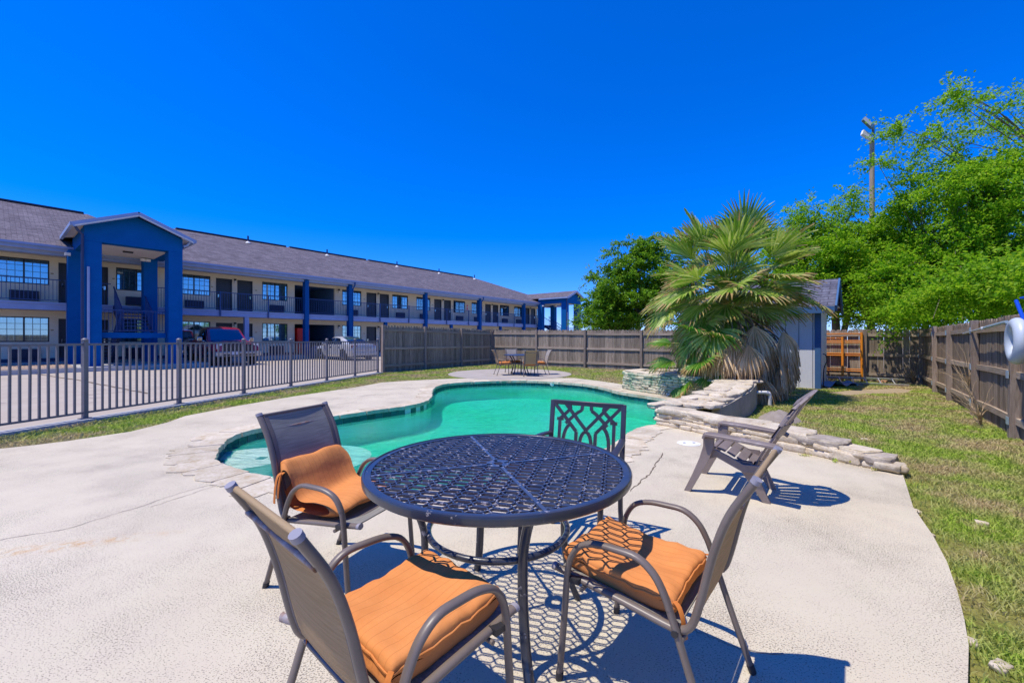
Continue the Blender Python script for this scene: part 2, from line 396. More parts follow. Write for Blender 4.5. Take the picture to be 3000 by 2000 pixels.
M['cushion_trim'] = pmat('orange_tie', (.62, .20, .03), (.50, .15, .03), 20, .85)
M['table_iron'] = pmat('chipped_dark_blue_iron', (.045, .055, .085), (.065, .078, .115), 10, .33, bmp=.12, bscale=70, chips=(.42, .40, .40), chip_scale=42, chip_at=.585, coat=.3)
M['table_rim'] = pmat('chipped_dark_rim', (.026, .034, .06), (.05, .05, .055), 8, .3, bmp=.15, bscale=50, chips=(.40, .37, .36), chip_scale=13, chip_at=.64, coat=.3)
M['iron_chair'] = pmat('navy_black_cast_metal', (.035, .035, .05), (.055, .05, .068), 9, .35, chips=(.33, .28, .36), chip_scale=16, chip_at=.75)
M['rust'] = pmat('rusty_metal', (.40, .38, .38), (.24, .11, .05), 22, .7)
M['plastic'] = pmat('faded_brown_plastic', (.20, .158, .138), (.27, .22, .20), 5, .5, bmp=.08, bscale=120, stretch=(1, 1, 1), chips=(.34, .29, .27), chip_scale=5, chip_at=.62)
# pool
def water_mat():
    m, n, l, b, o = nt('green_pool_water'); n.remove(b)
    v = coords(n, l, 'World')
    wv = coords(n, l, 'World', (1.0, 2.6, 1), (0, 0, .25))
    h = math_node(n, l, 'ADD', noise(n, l, wv, 3.2, 5, .6, .8), math_node(n, l, 'MULTIPLY', noise(n, l, wv, 11, 3, .5, .4), .35))
    bp = n.new('ShaderNodeBump'); bp.inputs['Strength'].default_value = .8; bp.inputs['Distance'].default_value = .10; l.new(h, bp.inputs['Height'])
    d = n.new('ShaderNodeBsdfDiffuse'); cl = ramp(n, l, noise(n, l, v, .38, 4, .55), [(.38, (.03, .66, .33)), (.5, (.05, .76, .54)), (.62, (.09, .80, .74))]); l.new(cl, d.inputs['Color'])
    t = n.new('ShaderNodeBsdfTransparent'); t.inputs['Color'].default_value = (1, 1, 1, 1)
    mx = n.new('ShaderNodeMixShader'); mx.inputs[0].default_value = .78; l.new(d.outputs[0], mx.inputs[1]); l.new(t.outputs[0], mx.inputs[2])
    g = n.new('ShaderNodeBsdfGlossy'); g.inputs['Roughness'].default_value = .05; l.new(bp.outputs[0], g.inputs['Normal'])
    fr = n.new('ShaderNodeFresnel'); fr.inputs['IOR'].default_value = 1.38; l.new(bp.outputs[0], fr.inputs['Normal'])
    m2 = n.new('ShaderNodeMixShader'); l.new(fr.outputs[0], m2.inputs[0]); l.new(mx.outputs[0], m2.inputs[1]); l.new(g.outputs[0], m2.inputs[2])
    va = n.new('ShaderNodeVolumeAbsorption'); va.inputs['Color'].default_value = (.06, .972, .87, 1); va.inputs['Density'].default_value = 1.15; l.new(va.outputs[0], o.inputs['Volume'])
    l.new(m2.outputs[0], o.inputs['Surface']); return m
M['water'] = water_mat()
M['plaster'] = pmat('pool_plaster', (.46, .80, .62), (.58, .86, .74), 3, .8, kind='World')
M['step'] = pmat('pale_pool_step', (.97, .95, .92), (.92, .93, .90), 4, .7, kind='World')
M['tile'] = pmat('teal_glazed_tile', (.012, .085, .10), (.02, .13, .13), 9, .18, rnd=.3)
M['tile_white'] = pmat('white_glazed_tile', (.65, .72, .70), None, 9, .2)
def stone_mat(name, c1, c2, c3, green=None, kind='Object'):
    m, n, l, b, o = nt(name); b.inputs['Roughness'].default_value = .9; b.inputs['Specular IOR Level'].default_value = .2
    v = coords(n, l, 'World')
    f = noise(n, l, v, 6, 7, .65, .5); f2 = noise(n, l, v, 45, 4, .6)
    c = ramp(n, l, f, [(.3, c3), (.45, c1), (.65, c2)])
    c = mixc(n, l, ramp(n, l, f2, [(.35, (.5, .5, .5)), (.55, (0, 0, 0))]), c, c3)
    oi = n.new('ShaderNodeObjectInfo'); mr = n.new('ShaderNodeMapRange'); mr.inputs[3].default_value = .85; mr.inputs[4].default_value = 1.12; l.new(oi.outputs['Random'], mr.inputs[0])
    h = n.new('ShaderNodeHueSaturation'); l.new(mr.outputs[0], h.inputs['Value']); l.new(c, h.inputs['Color']); c = h.outputs[0]
    if green:
        gn = noise(n, l, v, 5.5, 5, .7); c = mixc(n, l, ramp(n, l, gn, [(.46, (0, 0, 0)), (.6, (.85, .85, .85))]), c, green)
    l.new(c, b.inputs['Base Color']); bump(n, l, b, math_node(n, l, 'ADD', f, math_node(n, l, 'MULTIPLY', f2, .4)), .7, .02); return m
M['stone'] = stone_mat('limestone', (.58, .49, .355), (.71, .62, .48), (.43, .33, .20))
M['stone_green'] = stone_mat('algae_stained_limestone', (.55, .50, .35), (.68, .62, .46), (.37, .34, .22), (.17, .31, .20))
M['cap'] = stone_mat('weathered_capstone', (.60, .52, .395), (.72, .64, .50), (.44, .35, .24))
M['cap_dark'] = stone_mat('grey_capstone', (.38, .33, .27), (.56, .49, .39), (.25, .21, .17))
M['coping'] = stone_mat('flagstone_coping', (.58, .50, .37), (.68, .61, .48), (.44, .33, .19))
M['mortar'] = pmat('old_mortar', (.40, .34, .26), (.52, .45, .36), 9, .95, bmp=.6, bscale=30, kind='World')
M['mortar_green'] = pmat('green_mortar', (.12, .24, .16), (.36, .33, .26), 7, .95, bmp=.6, bscale=30, kind='World')
M['grey_wall'] = pmat('grey_cement_face', (.34, .30, .245), (.47, .41, .335), 4, .9, bmp=.5, kind='World')
M['pvc'] = pmat('white_pvc', (.72, .72, .70), (.62, .61, .58), 8, .4)
M['shed'] = pmat('pale_shed_siding', (.66, .67, .68), (.72, .73, .73), 4, .75, bmp=.2, bscale=60, stretch=(6, 6, 1))
M['groove'] = pmat('dark_groove', (.10, .11, .14), None, 5, .9)
M['shed_blue'] = pmat('shed_blue_trim', (.04, .115, .25), (.05, .135, .29), 5, .6)
M['orange'] = pmat('orange_scaffold_paint', (.74, .26, .01), (.68, .20, .01), 5, .4, chips=(.75, .68, .6), chip_scale=5, chip_at=.66)
M['alu'] = pmat('aluminium', (.62, .63, .66), (.7, .7, .72), 8, .35, metal=.6)
M['pole_wood'] = wood_mat('light_pole_wood', [(.24, .18, .12), (.34, .26, .18), (.42, .33, .24)])
M['lamp_body'] = pmat('floodlight_body', (.08, .16, .17), (.10, .19, .20), 6, .4)
M['lamp_lens'] = pmat('floodlight_lens', (.50, .47, .36), (.60, .56, .44), 20, .25)
M['ring'] = pmat('white_ring_vinyl', (.48, .54, .59), (.56, .61, .65), 3, .4)
M['blue_plastic'] = pmat('blue_plastic', (.008, .06, .45), (.01, .07, .5), 5, .3)
M['net'] = pmat('blue_net', (.03, .10, .18), (.10, .18, .24), 30, .8)
M['earth'] = pmat('bare_brown_earth', (.30, .225, .14), (.40, .31, .20), 4, .95, bmp=.8, bscale=25, kind='World')
M['gravel'] = pmat('brown_gravel', (.34, .22, .14), (.52, .38, .27), 25, .9, bmp=1, bscale=40, kind='World')
M['gravel_stone'] = pmat('brown_pebble', (.32, .21, .14), (.55, .42, .32), 3, .9, kind='World')
M['bench_blue'] = pmat('grey_blue_wood_paint', (.25, .32, .42), (.31, .38, .48), 6, .6)
M['crack'] = pmat('dark_crack', (.16, .12, .08), None, 9, 1)
M['crack_faint'] = pmat('faint_joint', (.40, .34, .27), None, 9, 1)
M['blue_tarp'] = pmat('blue_tarp', (.05, .16, .34), (.10, .24, .40), 6, .4)
M['leaf_dry'] = pmat('dead_brown_leaf', (.30, .15, .07), (.42, .24, .13), 12, .8)
M['truck_red'] = pmat('red_metallic_paint', (.30, .008, .025), (.34, .010, .03), 2, .25, metal=.1, coat=.8)
M['silver'] = pmat('silver_car_paint', (.62, .63, .65), (.66, .67, .69), 2, .25, metal=.3, coat=1)
M['dark_plastic'] = pmat('dark_plastic', (.02, .02, .024), (.03, .03, .034), 8, .5)
M['tail'] = pmat('red_tail_lamp', (.45, .01, .02), None, 8, .15, coat=1)
M['lamp_clear'] = pmat('clear_headlamp', (.65, .67, .7), None, 8, .12, coat=1)
M['plate'] = pmat('number_plate', (.7, .7, .7), (.4, .42, .5), 30, .4)
M['bumper'] = pmat('beige_chrome_bumper', (.50, .46, .40), None, 6, .25, metal=.4)
M['bin'] = pmat('blue_bin', (.02, .10, .20), (.03, .12, .24), 6, .5)
# ------------------------------------------------------------------ outlines on the ground
def gp(l, z=0): return [G(x, y, z) for x, y in l]
pool_px = [(485,1049),(502,1024),(522,1006),(554,993),(607,981),(690,967),(782,953),(867,941),(935,932),(975,922),(989,911),(990,899),(998,889),(1027,881),
    (1097,876.5),(1190,874),(1267,876.5),(1342,882.4),(1388,890.6),(1423,900),(1482,909),(1529,917),(1560,924),(1548,936),(1522,955),
    (1513,974),(1491,979),(1468,985),(1449,995),(1436,1006),(1400,1030),(1330,1055),(1245,1082),(1190,1103),(1100,1120),(970,1128),(800,1122),(690,1108),(637,1101),(614,1099),(552,1085),(517,1074),(495,1065)]
POOL = [(p.x, p.y) for p in smooth_path([(x, y, 0) for x, y in gp(pool_px)], 3, True)]
deck_px = [(0,1030),(75,1022),(149,1013),(230,1001),(298,991),(383,970),(425,955),(549,931),(680,909),(823,888),(877,878),(940,874),(1029,869.5),(1180,866.5),(1321,868),(1372,874),(1443,884)]
deck_right = [(2074,1090),(2084,1120),(2097,1163),(2143,1229),(2175,1289),(2199,1357),(2215,1421),(2225,1481),(2223,1568)]
DECK = [(1.2,-3.5),(-9,-3.5),(-9,2.0),(-7.6,3.55)] + gp(deck_px) + [(3.3,10.6),(3.95,9.3),(4.05,8.7),(3.85,8.1),(3.3,7.35),(2.75,6.75),(2.45,6.35),(2.7,5.75),(3.15,5.15),(3.5,4.55)] + gp(deck_right) + [(1.6,1.3),(1.42,.7),(1.3,0)]
P0 = Vector((*G(195, 965), 0)); P6 = Vector((*G(868, 857), 0)); FD = (P6-P0).normalized(); FN = Vector((-FD.y, FD.x, 0))   # iron fence line, FN to the car park
FENCE_L0 = Vector((*G(875, 855), 0)); FENCE_C1 = Vector((*G(1130, 835), 0)); FENCE_C2 = Vector((*G(2120, 880), 0)); FENCE_R1 = Vector((*G(2352, 1010), 0))

def sheet(name, outer, holes, z, mat, thick=0, parent=None, kind='structure'):
    polys = [[Vector((x, y, 0)) for x, y in outer]] + [[Vector((x, y, 0)) for x, y in h] for h in holes]
    tri = tessellate_polygon(polys); fl = [p for q in polys for p in q]
    mb = MB(); mb.add([(p.x, p.y, z) for p in fl], [tuple(t) for t in tri])
    if thick:
        for q in [polys[0]] + polys[1:]:
            n = len(q); vs = [(p.x, p.y, z) for p in q] + [(p.x, p.y, z-thick) for p in q]
            mb.add(vs, [(i, (i+1) % n, (i+1) % n + n, i+n) for i in range(n)])
    me = mb.mesh(name, mat, 0, False)
    bm = bmesh.new(); bm.from_mesh(me)
    bmesh.ops.recalc_face_normals(bm, faces=bm.faces)
    up = sum(f.normal.z*f.calc_area() for f in bm.faces if abs(f.normal.z) > .9)
    if up < 0: bmesh.ops.reverse_faces(bm, faces=bm.faces)
    bm.to_mesh(me); bm.free()
    o = put(name, me, parent)
    if kind: o['kind'] = kind
    return o
ground = sheet('lawn', [(-400,-300),(400,-300),(400,700),(-400,700)], [POOL], -.035, M['lawn'])
sheet('bare_earth', gp([(1890,897),(1930,888),(2000,886),(2060,884),(2112,889),(2128,902),(2090,910),(2030,905),(1985,912),(1930,910),(1900,906)]), [], -.031, M['earth'])
deck = sheet('pool_deck', DECK, [POOL], 0, M['deck'], .12)
a = P0 - FD*9 + FN*.1; b_ = P0 + FD*9.6 + FN*.1
sheet('parking_lot', [(a.x, a.y), (b_.x, b_.y), (FENCE_L0.x-.1, FENCE_L0.y+.1), (FENCE_C1.x-.2, FENCE_C1.y+.3), (13, 12.7), (60, 60), (-70, 70), (-70, -4)], [], -.02, M['parking'])
ang = np.linspace(0, 2*np.pi, 49)[:-1]
sheet('patio_pad', [(-.08+2.28*math.cos(t), 15.62+2.33*math.sin(t)) for t in ang], [], .012, M['pad'], .05)
# dark expansion joints in the car park
park = bpy.data.objects['parking_lot']
mb = MB()
def ribbon(mb, pts, w, z):
    pts = [Vector((p[0], p[1], 0)) for p in pts]
    L = []; Rr = []
    for i, p in enumerate(pts):
        d = (pts[min(i+1, len(pts)-1)] - pts[max(i-1, 0)]).normalized(); s = Vector((-d.y, d.x, 0))
        ww = w*random.uniform(.5, 1.3)/2; L.append(p + s*ww + Vector((0, 0, z))); Rr.append(p - s*ww + Vector((0, 0, z)))
    mb.grid([L, Rr])
def wob(p, q, n=14, k=.03):
    p, q = Vector((*p, 0)), Vector((*q, 0)); s = (q-p).normalized(); s = Vector((-s.y, s.x, 0))
    return [p.lerp(q, i/n) + s*random.uniform(-k, k)*(0 < i < n) for i in range(n+1)]
ribbon(mb, wob(G(10, 846), G(195, 874)), .10, -.014); ribbon(mb, wob(G(195, 874), G(340, 902)), .08, -.014); ribbon(mb, wob(G(600, 870), G(200, 905)), .03, -.014)
mb.build('expansion_joint', M['crack'], park, 0)
# kerb strip under the iron fence, red line on its car park side
mb = MB(); p = P0 - FD*8 - FN*.02; q = P0 + FD*9.45 - FN*.02
mb.bar((p.x, p.y, -.005), (q.x, q.y, -.005), .24, .07); o = mb.build('fence_kerb', M['kerb'], None, 30, .008); tag(o, kind='structure')
mb = MB(); p += FN*.2; q += FN*.2
mb.bar((p.x, p.y, -.012), (q.x, q.y, -.012), .12, .03); mb.build('red_line', M['red_paint'], o, 0)
# cracks in the deck
for k, pl in enumerate([[(1448,1128),(1480,1098),(1495,1085),(1510,1060),(1522,1040)], [(0,1240),(150,1215),(300,1170),(420,1130),(545,1098)], [(545,1098),(620,1118),(680,1135),(700,1150)], [(880,1490),(960,1435),(1000,1400)], [(1580,1440),(1700,1490),(1800,1500)], [(345,1165),(450,1130),(545,1098)]]):
    mb = MB(); pts = []
    for a_, b2 in zip(pl[:-1], pl[1:]): pts += wob(G(*a_), G(*b2), 9, .012)
    ribbon(mb, pts, .012 if k == 0 else .006, .003); mb.build('crack', M['crack'] if k == 0 else M['crack_faint'], deck, 0)

# ------------------------------------------------------------------ pool basin, coping, tiles, water
WATER_Z = -.145
mb = MB(); n = len(POOL)
zs = [-.02, -.3, -.56]
for i in range(2):
    mb.add([(x, y, zs[i]) for x, y in POOL] + [(x, y, zs[i+1]) for x, y in POOL], [(j, (j+1) % n, (j+1) % n + n, j+n) for j in range(n)])
mb.add([(x, y, -.56) for x, y in POOL], [tuple(t) for t in tessellate_polygon([[Vector((x, y, 0)) for x, y in POOL]])])
basin = tag(mb.build('swimming_pool', M['plaster'], None, 30, 0, False), kind='structure')
wm = MB(); gx, gy = sum(p[0] for p in POOL)/len(POOL), sum(p[1] for p in POOL)/len(POOL)
_pv = [Vector((x, y, 0)) for x, y in POOL]; _s = sum(_pv[i].x*_pv[(i+1) % n].y-_pv[(i+1) % n].x*_pv[i].y for i in range(n)); _o = []
for i in range(n):
    d = (_pv[(i+1) % n]-_pv[i-1]).normalized(); nn = Vector((d.y, -d.x, 0)); _o.append(_pv[i] + nn*(.012 if _s > 0 else -.012))
wm.prism([(p.x, p.y) for p in _o], -.60, WATER_Z); tag(wm.build('pool_water', M['water'], None, 0), kind='structure')
# walk the outline
PL = [Vector((x, y, 0)) for x, y in POOL]
area = sum(PL[i].x*PL[(i+1) % n].y - PL[(i+1) % n].x*PL[i].y for i in range(n))
if area < 0: PL.reverse()                                   # counter-clockwise: outward is to the right
cum = [0]
for i in range(n): cum.append(cum[-1] + (PL[(i+1) % n]-PL[i]).length)
LEN = cum[-1]
def at(s):
    s %= LEN; i = max(0, int(np.searchsorted(cum, s, 'right'))-1); i = min(i, n-1)
    t = (s-cum[i])/max(1e-6, cum[i+1]-cum[i]); p = PL[i].lerp(PL[(i+1) % n], t)
    d = (PL[(i+1) % n]-PL[i]).normalized(); return p, d, Vector((d.y, -d.x, 0))
def at_s(s, k=.25):
    p, _, _ = at(s); a, _, _ = at(s-k); b, _, _ = at(s+k); d = (b-a).normalized(); return p, d, Vector((d.y, -d.x, 0))
tb = MB(); tb.box(-.072, .072, -.006, .006, -.072, .072); tile_me = tb.mesh('tile', M['tile'], 0); tile_w = tb.mesh('tile_white', M['tile_white'], 0)
NT = int(LEN/.152)
# depth-mark tiles: pale tiles near the far left corner
mark_s = []
for k in range(NT):
    p, d, o_ = at_s((k+.5)*LEN/NT, .08)
    mk = False
    pp = p - o_*.004
    if (Vector((*G(962, 928), 0)) - p).length < .42: mk = k % 2 == 0
    t = put('tile', tile_w if mk else tile_me, basin, loc=(pp.x, pp.y, -.125), rot=(0, 0, math.atan2(d.y, d.x)))
# coping flagstones
s = 0; cop = []
while s < LEN-.12:
    L = random.uniform(.28, .62)
    if s + L > LEN - .2: L = LEN - s
    m_ = 6; inner = []; outer = []
    p0, d0, o0 = at_s(s + L/2)
    near = p0.y < 7.2 and not (p0.x > 2.0 and p0.y > 6.2)
    wd = random.uniform(.30, .46) if near else random.uniform(.26, .34)
    for i in range(m_+1):
        u = s + .006 + (L-.012)*i/m_; p, d, o_ = at_s(u, .15)
        inner.append(p - o_*(.03 + random.uniform(-.012, .022)))
        e = 1 if 0 < i < m_ else .9
        outer.append(p + o_*(wd*e + random.uniform(-.05, .05)*(1 if near else .35)))
    poly = inner + outer[::-1]
    top = .006 + random.uniform(0, .006)
    mb = MB(); mb.prism([(p.x, p.y) for p in poly], -.055, top)
    mb.build('coping_stone', M['coping'], basin, 40)
    s += L
# submerged entry steps with dark marker tiles
def disc(cx, cy, rx, ry, z0, z1, rot, mat):
    mb = MB(); pl = [(cx + rx*math.cos(t)*math.cos(rot) - ry*math.sin(t)*math.sin(rot), cy + rx*math.cos(t)*math.sin(rot) + ry*math.sin(t)*math.cos(rot)) for t in np.linspace(0, 2*np.pi, 40)[:-1]]
    mb.prism(pl, z0, z1); return mb.build('step', mat, basin, 40)
c1 = G(560, 1052, -.165); c2 = G(640, 1062, -.3)
st1 = disc(c1[0], c1[1], .62, .48, -.58, -.165, .5, M['step']); st2 = disc(c2[0]+.1, c2[1], 1.05, .85, -.58, -.30, .5, M['step'])
for px, py in ((548, 1028), (601, 1052), (505, 1060)):
    x, y = G(px, py, -.165); mb = MB(); mb.box(-.05, .05, -.05, .05, -.166, -.160); mb.build('marker_tile', M['tile'], st1, 0).location = (x, y, 0)
for px, py in ((690, 1035), (640, 1090)):
    x, y = G(px, py, -.30); mb = MB(); mb.box(-.06, .06, -.06, .06, -.301, -.294); mb.build('marker_tile', M['tile'], st2, 0).location = (x, y, 0)
x, y = G(1253, 996, -.56); mb = MB(); mb.lathe([(.0, .02), (.10, .02), (.13, 0)], (x, y, -.56), 20); mb.build('main_drain', M['dark_plastic'], basin)
# return jet and skimmer on the far wall
for px, py, r in ((1380, 893, .075), (1268, 882, .06)):
    x, y = G(px, py, -.07); mb = MB(); mb.tube([(x, y-.03, -.07), (x, y+.05, -.07)], r, 14); mb.build('wall_fitting', M['white'], basin)
# round skimmer lid let into the deck
x, y = G(1582, 1018); o = thing('skimmer_lid', (x, y, 0), 0, 'round white plastic skimmer lid set in the pale deck by the stone ledge', 'skimmer lid')
mb = MB(); mb.lathe([(.001, .010), (.105, .010), (.118, .008), (.12, .002)], n=28); mb.build('lid', M['white'], o)
mb = MB(); mb.lathe([(.121, .003), (.135, .005), (.138, .002)], n=28); mb.build('rim', M['white'], o)
for sx in (-.06, .06):
    mb = MB(); mb.box(sx-.014, sx+.014, -.02, .0, .0105, .0125); mb.build('finger_hole', M['black'], o, 0)

# ------------------------------------------------------------------ grass
def inside(P, poly):
    x, y = P[:, 0], P[:, 1]; r = np.zeros(len(P), bool); n = len(poly)
    for i in range(n):
        x1, y1 = poly[i]; x2, y2 = poly[(i+1) % n]
        c = ((y1 > y) != (y2 > y)) & (x < (x2-x1)*(y-y1)/((y2-y1) + 1e-12) + x1); r ^= c
    return r
def blades(name, poly, count, excl=(), h=(.02, .055), w=.004, power=1.0, label=None, edge=None):
    poly = np.array(poly); lo, hi = poly.min(0), poly.max(0); out = []
    tot = 0
    while tot < count:
        P = rng.uniform(lo, hi, (count*2, 2)); d = np.hypot(P[:, 0], P[:, 1])
        P = P[(rng.random(len(P)) < np.minimum(1, (2.2/np.maximum(d, .5))**power))]
        P = P[inside(P, poly)]
        for e in excl: P = P[~inside(P, e)]
        if edge is not None and len(P):
            dm = np.full(len(P), 9.0)
            for (x1, y1), (x2, y2) in zip(edge[:-1], edge[1:]):
                a_ = np.array((x1, y1)); v_ = np.array((x2, y2))-a_; t = np.clip(((P-a_)@v_)/(v_@v_), 0, 1); dm = np.minimum(dm, np.linalg.norm(P-a_-t[:, None]*v_, axis=1))
            wob_ = .10+.09*np.sin(P[:, 0]*7+P[:, 1]*5)+.06*np.sin(P[:, 1]*17)
            P = P[(dm > wob_) | (rng.random(len(P)) < .22)]
        if not len(P): break
        out.append(P); tot += len(P)
    P = np.concatenate(out)[:count]; N = len(P); d = np.hypot(P[:, 0], P[:, 1])
    hh = rng.uniform(*h, N); ww = w*np.maximum(1, d/4)*rng.uniform(.7, 1.4, N)
    th = rng.uniform(0, 2*np.pi, N); ln = rng.uniform(.2, 1.3, N)*hh; la = rng.uniform(0, 2*np.pi, N)
    b = np.stack([P[:, 0], P[:, 1], np.full(N, -.036)], 1)
    dx = np.stack([np.cos(th)*ww, np.sin(th)*ww, np.zeros(N)], 1); tip = b + np.stack([np.cos(la)*ln, np.sin(la)*ln, hh], 1)
    mid = b + np.stack([np.cos(la)*ln*.3, np.sin(la)*ln*.3, hh*.6], 1)
    V = np.stack([b-dx, b+dx, mid+dx*.7, mid-dx*.7, tip], 1).reshape(-1, 3)
    k = np.arange(N)*5
    me = bpy.data.meshes.new(name); me.vertices.add(len(V)); me.vertices.foreach_set('co', V.ravel())
    quads = np.stack([k, k+1, k+2, k+3], 1); tris = np.stack([k+3, k+2, k+4], 1)
    loops = np.concatenate([quads.ravel(), tris.ravel()]); me.loops.add(len(loops)); me.loops.foreach_set('vertex_index', loops.astype(np.int32))
    st = np.concatenate([np.arange(N)*4, 4*N + np.arange(N)*3]); me.polygons.add(2*N)
    me.polygons.foreach_set('loop_start', st.astype(np.int32)); me.materials.append(M['grass']); me.update(); me.validate()
    o = put(name, me); tag(o, label, 'grass', kind='stuff'); return o
R_out = FENCE_R1 + (FENCE_R1-FENCE_C2)*.9
LEDGE_B = [(2.55,6.25),(2.8,5.65),(3.3,5.1),(3.55,4.6),(3.72,4.12)]
right_lawn = [(4.9,8.1),(4.3,7.3),(3.3,6.35)] + [(x+.22, y+.1) for x, y in LEDGE_B[1:]] + gp(deck_right) + [(1.62,1.3),(1.46,.5),(1.4,-.6),(3.5,-.6),(R_out.x, R_out.y), (FENCE_R1.x, FENCE_R1.y), (FENCE_C2.x-.1, FENCE_C2.y-.1), (10.2,13.5), (8.55,11.35), (7.2,12.2), (6.1,10)]
bare = [G(1900,899),G(1960,893),G(2060,889),G(2100,893),G(2080,901),G(2010,902),G(1940,906)]
blades('grass', right_lawn, 150000, [bare], (.015, .05), .0035, 1.15, 'green and straw coloured grass of the lawn along the wooden fence', gp(deck_right)+[(1.6, 1.3), (1.42, .5)])
p1 = P0 - FD*4 - FN*.16; p2 = P0 + FD*9.3 - FN*.16
left_strip = [(p1.x, p1.y), (p2.x, p2.y), (FENCE_L0.x+.1, FENCE_L0.y), (FENCE_C1.x, FENCE_C1.y-.1), (10.2,13.6), (7.1,12.3), (4.6,11.7), (3.05,11.0)] + gp(deck_px)[::-1] + [(-7.6,3.55)]
PADP = [(-.08+2.28*math.cos(t), 15.62+2.33*math.sin(t)) for t in ang]
blades('grass', left_strip, 90000, [PADP, DECK], (.02, .06), .006, .9, 'mown grass strip between the pool deck and the fences')
# ------------------------------------------------------------------ motel building (local x along the front, y into the building)
W0 = (-18.04, 26.2, 0); BROT = math.atan2(.7809, .6246)
bld = thing('motel_building', W0, BROT, 'long two storey motel with cream walls, dark doors, outdoor walkway and grey shingle roof', 'building')
FZ = (.2, 2.97)
wins = []; doors = []; acs = []
def room(t, k): pass
for k in range(4):                                     # bays right of the breezeway: window, door, door, window
    o_ = 7.85 + 7.15*k
    wins += [(o_, o_+1.63)] + [(o_+4.57, o_+6.2)]; doors += [(o_+2.1, o_+3.0), (o_+3.33, o_+4.23)]
    acs += [(o_+.35, o_+1.25), (o_+4.9, o_+5.8)]
wins += [(-2.36, -.73), (2.18, 3.8), (-8.98, -7.36), (-4.97, -3.33), (-13.5, -11.9)]
doors += [(-.44, .43), (.72, 1.6), (-7.06, -6.2), (-5.92, -5.28), (-11.5, -10.6)]
acs += [(-2.0, -1.1), (2.63, 3.53), (-8.62, -7.71), (-4.6, -3.7)]
BRZ = (4.28, 7.24); T0, T1 = -16.0, 35.4
holes = []
for z in FZ:
    holes += [(a_, b_, z+.95, z+2.15) for a_, b_ in wins] + [(a_, b_, z+.02, z+2.1) for a_, b_ in doors]
    holes.append((BRZ[0], BRZ[1], z+.02, z+2.15))
def wall_with_holes(t0, t1, z0, z1, holes, depth):
    mb = MB(); xs = sorted({t0, t1, *[h[0] for h in holes], *[h[1] for h in holes]}); zs = sorted({z0, z1, *[h[2] for h in holes], *[h[3] for h in holes]})
    for i in range(len(xs)-1):
        for j in range(len(zs)-1):
            cx, cz = (xs[i]+xs[i+1])/2, (zs[j]+zs[j+1])/2
            if any(h[0] < cx < h[1] and h[2] < cz < h[3] for h in holes): continue
            mb.add([(xs[i], 0, zs[j]), (xs[i+1], 0, zs[j]), (xs[i+1], 0, zs[j+1]), (xs[i], 0, zs[j+1])], [(0, 1, 2, 3)])
    for a_, b_, c, d in holes:
        mb.add([(a_, 0, c), (b_, 0, c), (b_, 0, d), (a_, 0, d), (a_, depth, c), (b_, depth, c), (b_, depth, d), (a_, depth, d)], [(0,1,5,4), (1,2,6,5), (2,3,7,6), (3,0,4,7)])
    return mb
wall_with_holes(T0, T1, .16, 5.32, holes, .14).build('front_wall', M['siding'], bld, 0, 0, False)
mb = MB(); mb.box(T1-.15, T1, .16, 12, .16, 5.5); mb.box(T0, T1, 11.8, 12, .16, 5.5); mb.box(T0, T0+.15, .16, 11.8, .16, 5.5); mb.build('rear_wall', M['siding'], bld, 0)
mb = MB(); mb.box(T0+.2, T1-.2, .16, 11.7, 2.62, 2.9); mb.build('inner_floor', M['pad'], bld, 0)
for z, nm in zip(FZ, ('breezeway', 'breezeway')):
    mb = MB(); mb.box(BRZ[0]-.14, BRZ[0]-.01, .145, 7, z-.05, z+2.4); mb.box(BRZ[1]+.01, BRZ[1]+.14, .145, 7, z-.05, z+2.4); mb.box(BRZ[0], BRZ[1], 6.8, 7, z, z+2.4)
    mb.box(BRZ[0]-.14, BRZ[1]+.14, .145, 7, z+2.2, z+2.3); mb.build('breezeway', M['passage'], bld, 0)
# windows: frame with two panes, grid and a curtain behind
def window(t0, t1, z0, z1, k):
    mb = MB(); fw = .05; y0, y1 = .02, .08
    mb.box(t0, t1, y0, y1, z0, z0+fw); mb.box(t0, t1, y0, y1, z1-fw, z1); mb.box(t0, t0+fw, y0, y1, z0+fw, z1-fw); mb.box(t1-fw, t1, y0, y1, z0+fw, z1-fw)
    mid = (t0+t1)/2; mb.box(mid-.03, mid+.03, y0-.005, y1+.005, z0+fw, z1-fw)
    o = mb.build('window', M['frame'], bld, 0)
    for a_, b_ in ((t0+fw, mid-.03), (mid+.03, t1-fw)):
        mb = MB(); mb.box(a_, b_, .05, .056, z0+fw, z1-fw); mb.build('pane', M['glass'], o, 0)
    mb = MB()
    for a_, b_ in ((t0+fw, mid-.03), (mid+.03, t1-fw)):
        for i in (1, 2): x = a_+(b_-a_)*i/3; mb.box(x-.01, x+.01, .040, .048, z0+fw, z1-fw)
        for i in (1, 2, 3): z = z0+fw+(z1-z0-2*fw)*i/4; mb.box(a_, b_, .036, .044, z-.01, z+.01)
    mb.build('muntin', M['muntin'], o, 0)
    r = random.Random(k*13+5)
    gap = r.choice([(.42, .58), (.0, .22), (.8, 1.0), (.5, .5), (.5, .5), (.35, .5)])
    mb = MB(); xs = np.linspace(t0-.05, t1+.05, 60); P = []
    for seg in ((0, gap[0]), (gap[1], 1)):
        if seg[1]-seg[0] < .05: continue
        s = np.linspace(t0+(t1-t0)*seg[0], t0+(t1-t0)*seg[1], 40)
        rows = [[(x, .17+.03*math.sin(x*38+k), z) for z in (z0-.03, z1+.03)] for x in s]; mb.grid(rows)
    mb.build('curtain', M['curtain'], o, 60, 0, False)
k = 0
for z in FZ:
    for a_, b_ in wins: window(a_, b_, z+.95, z+2.15, k); k += 1
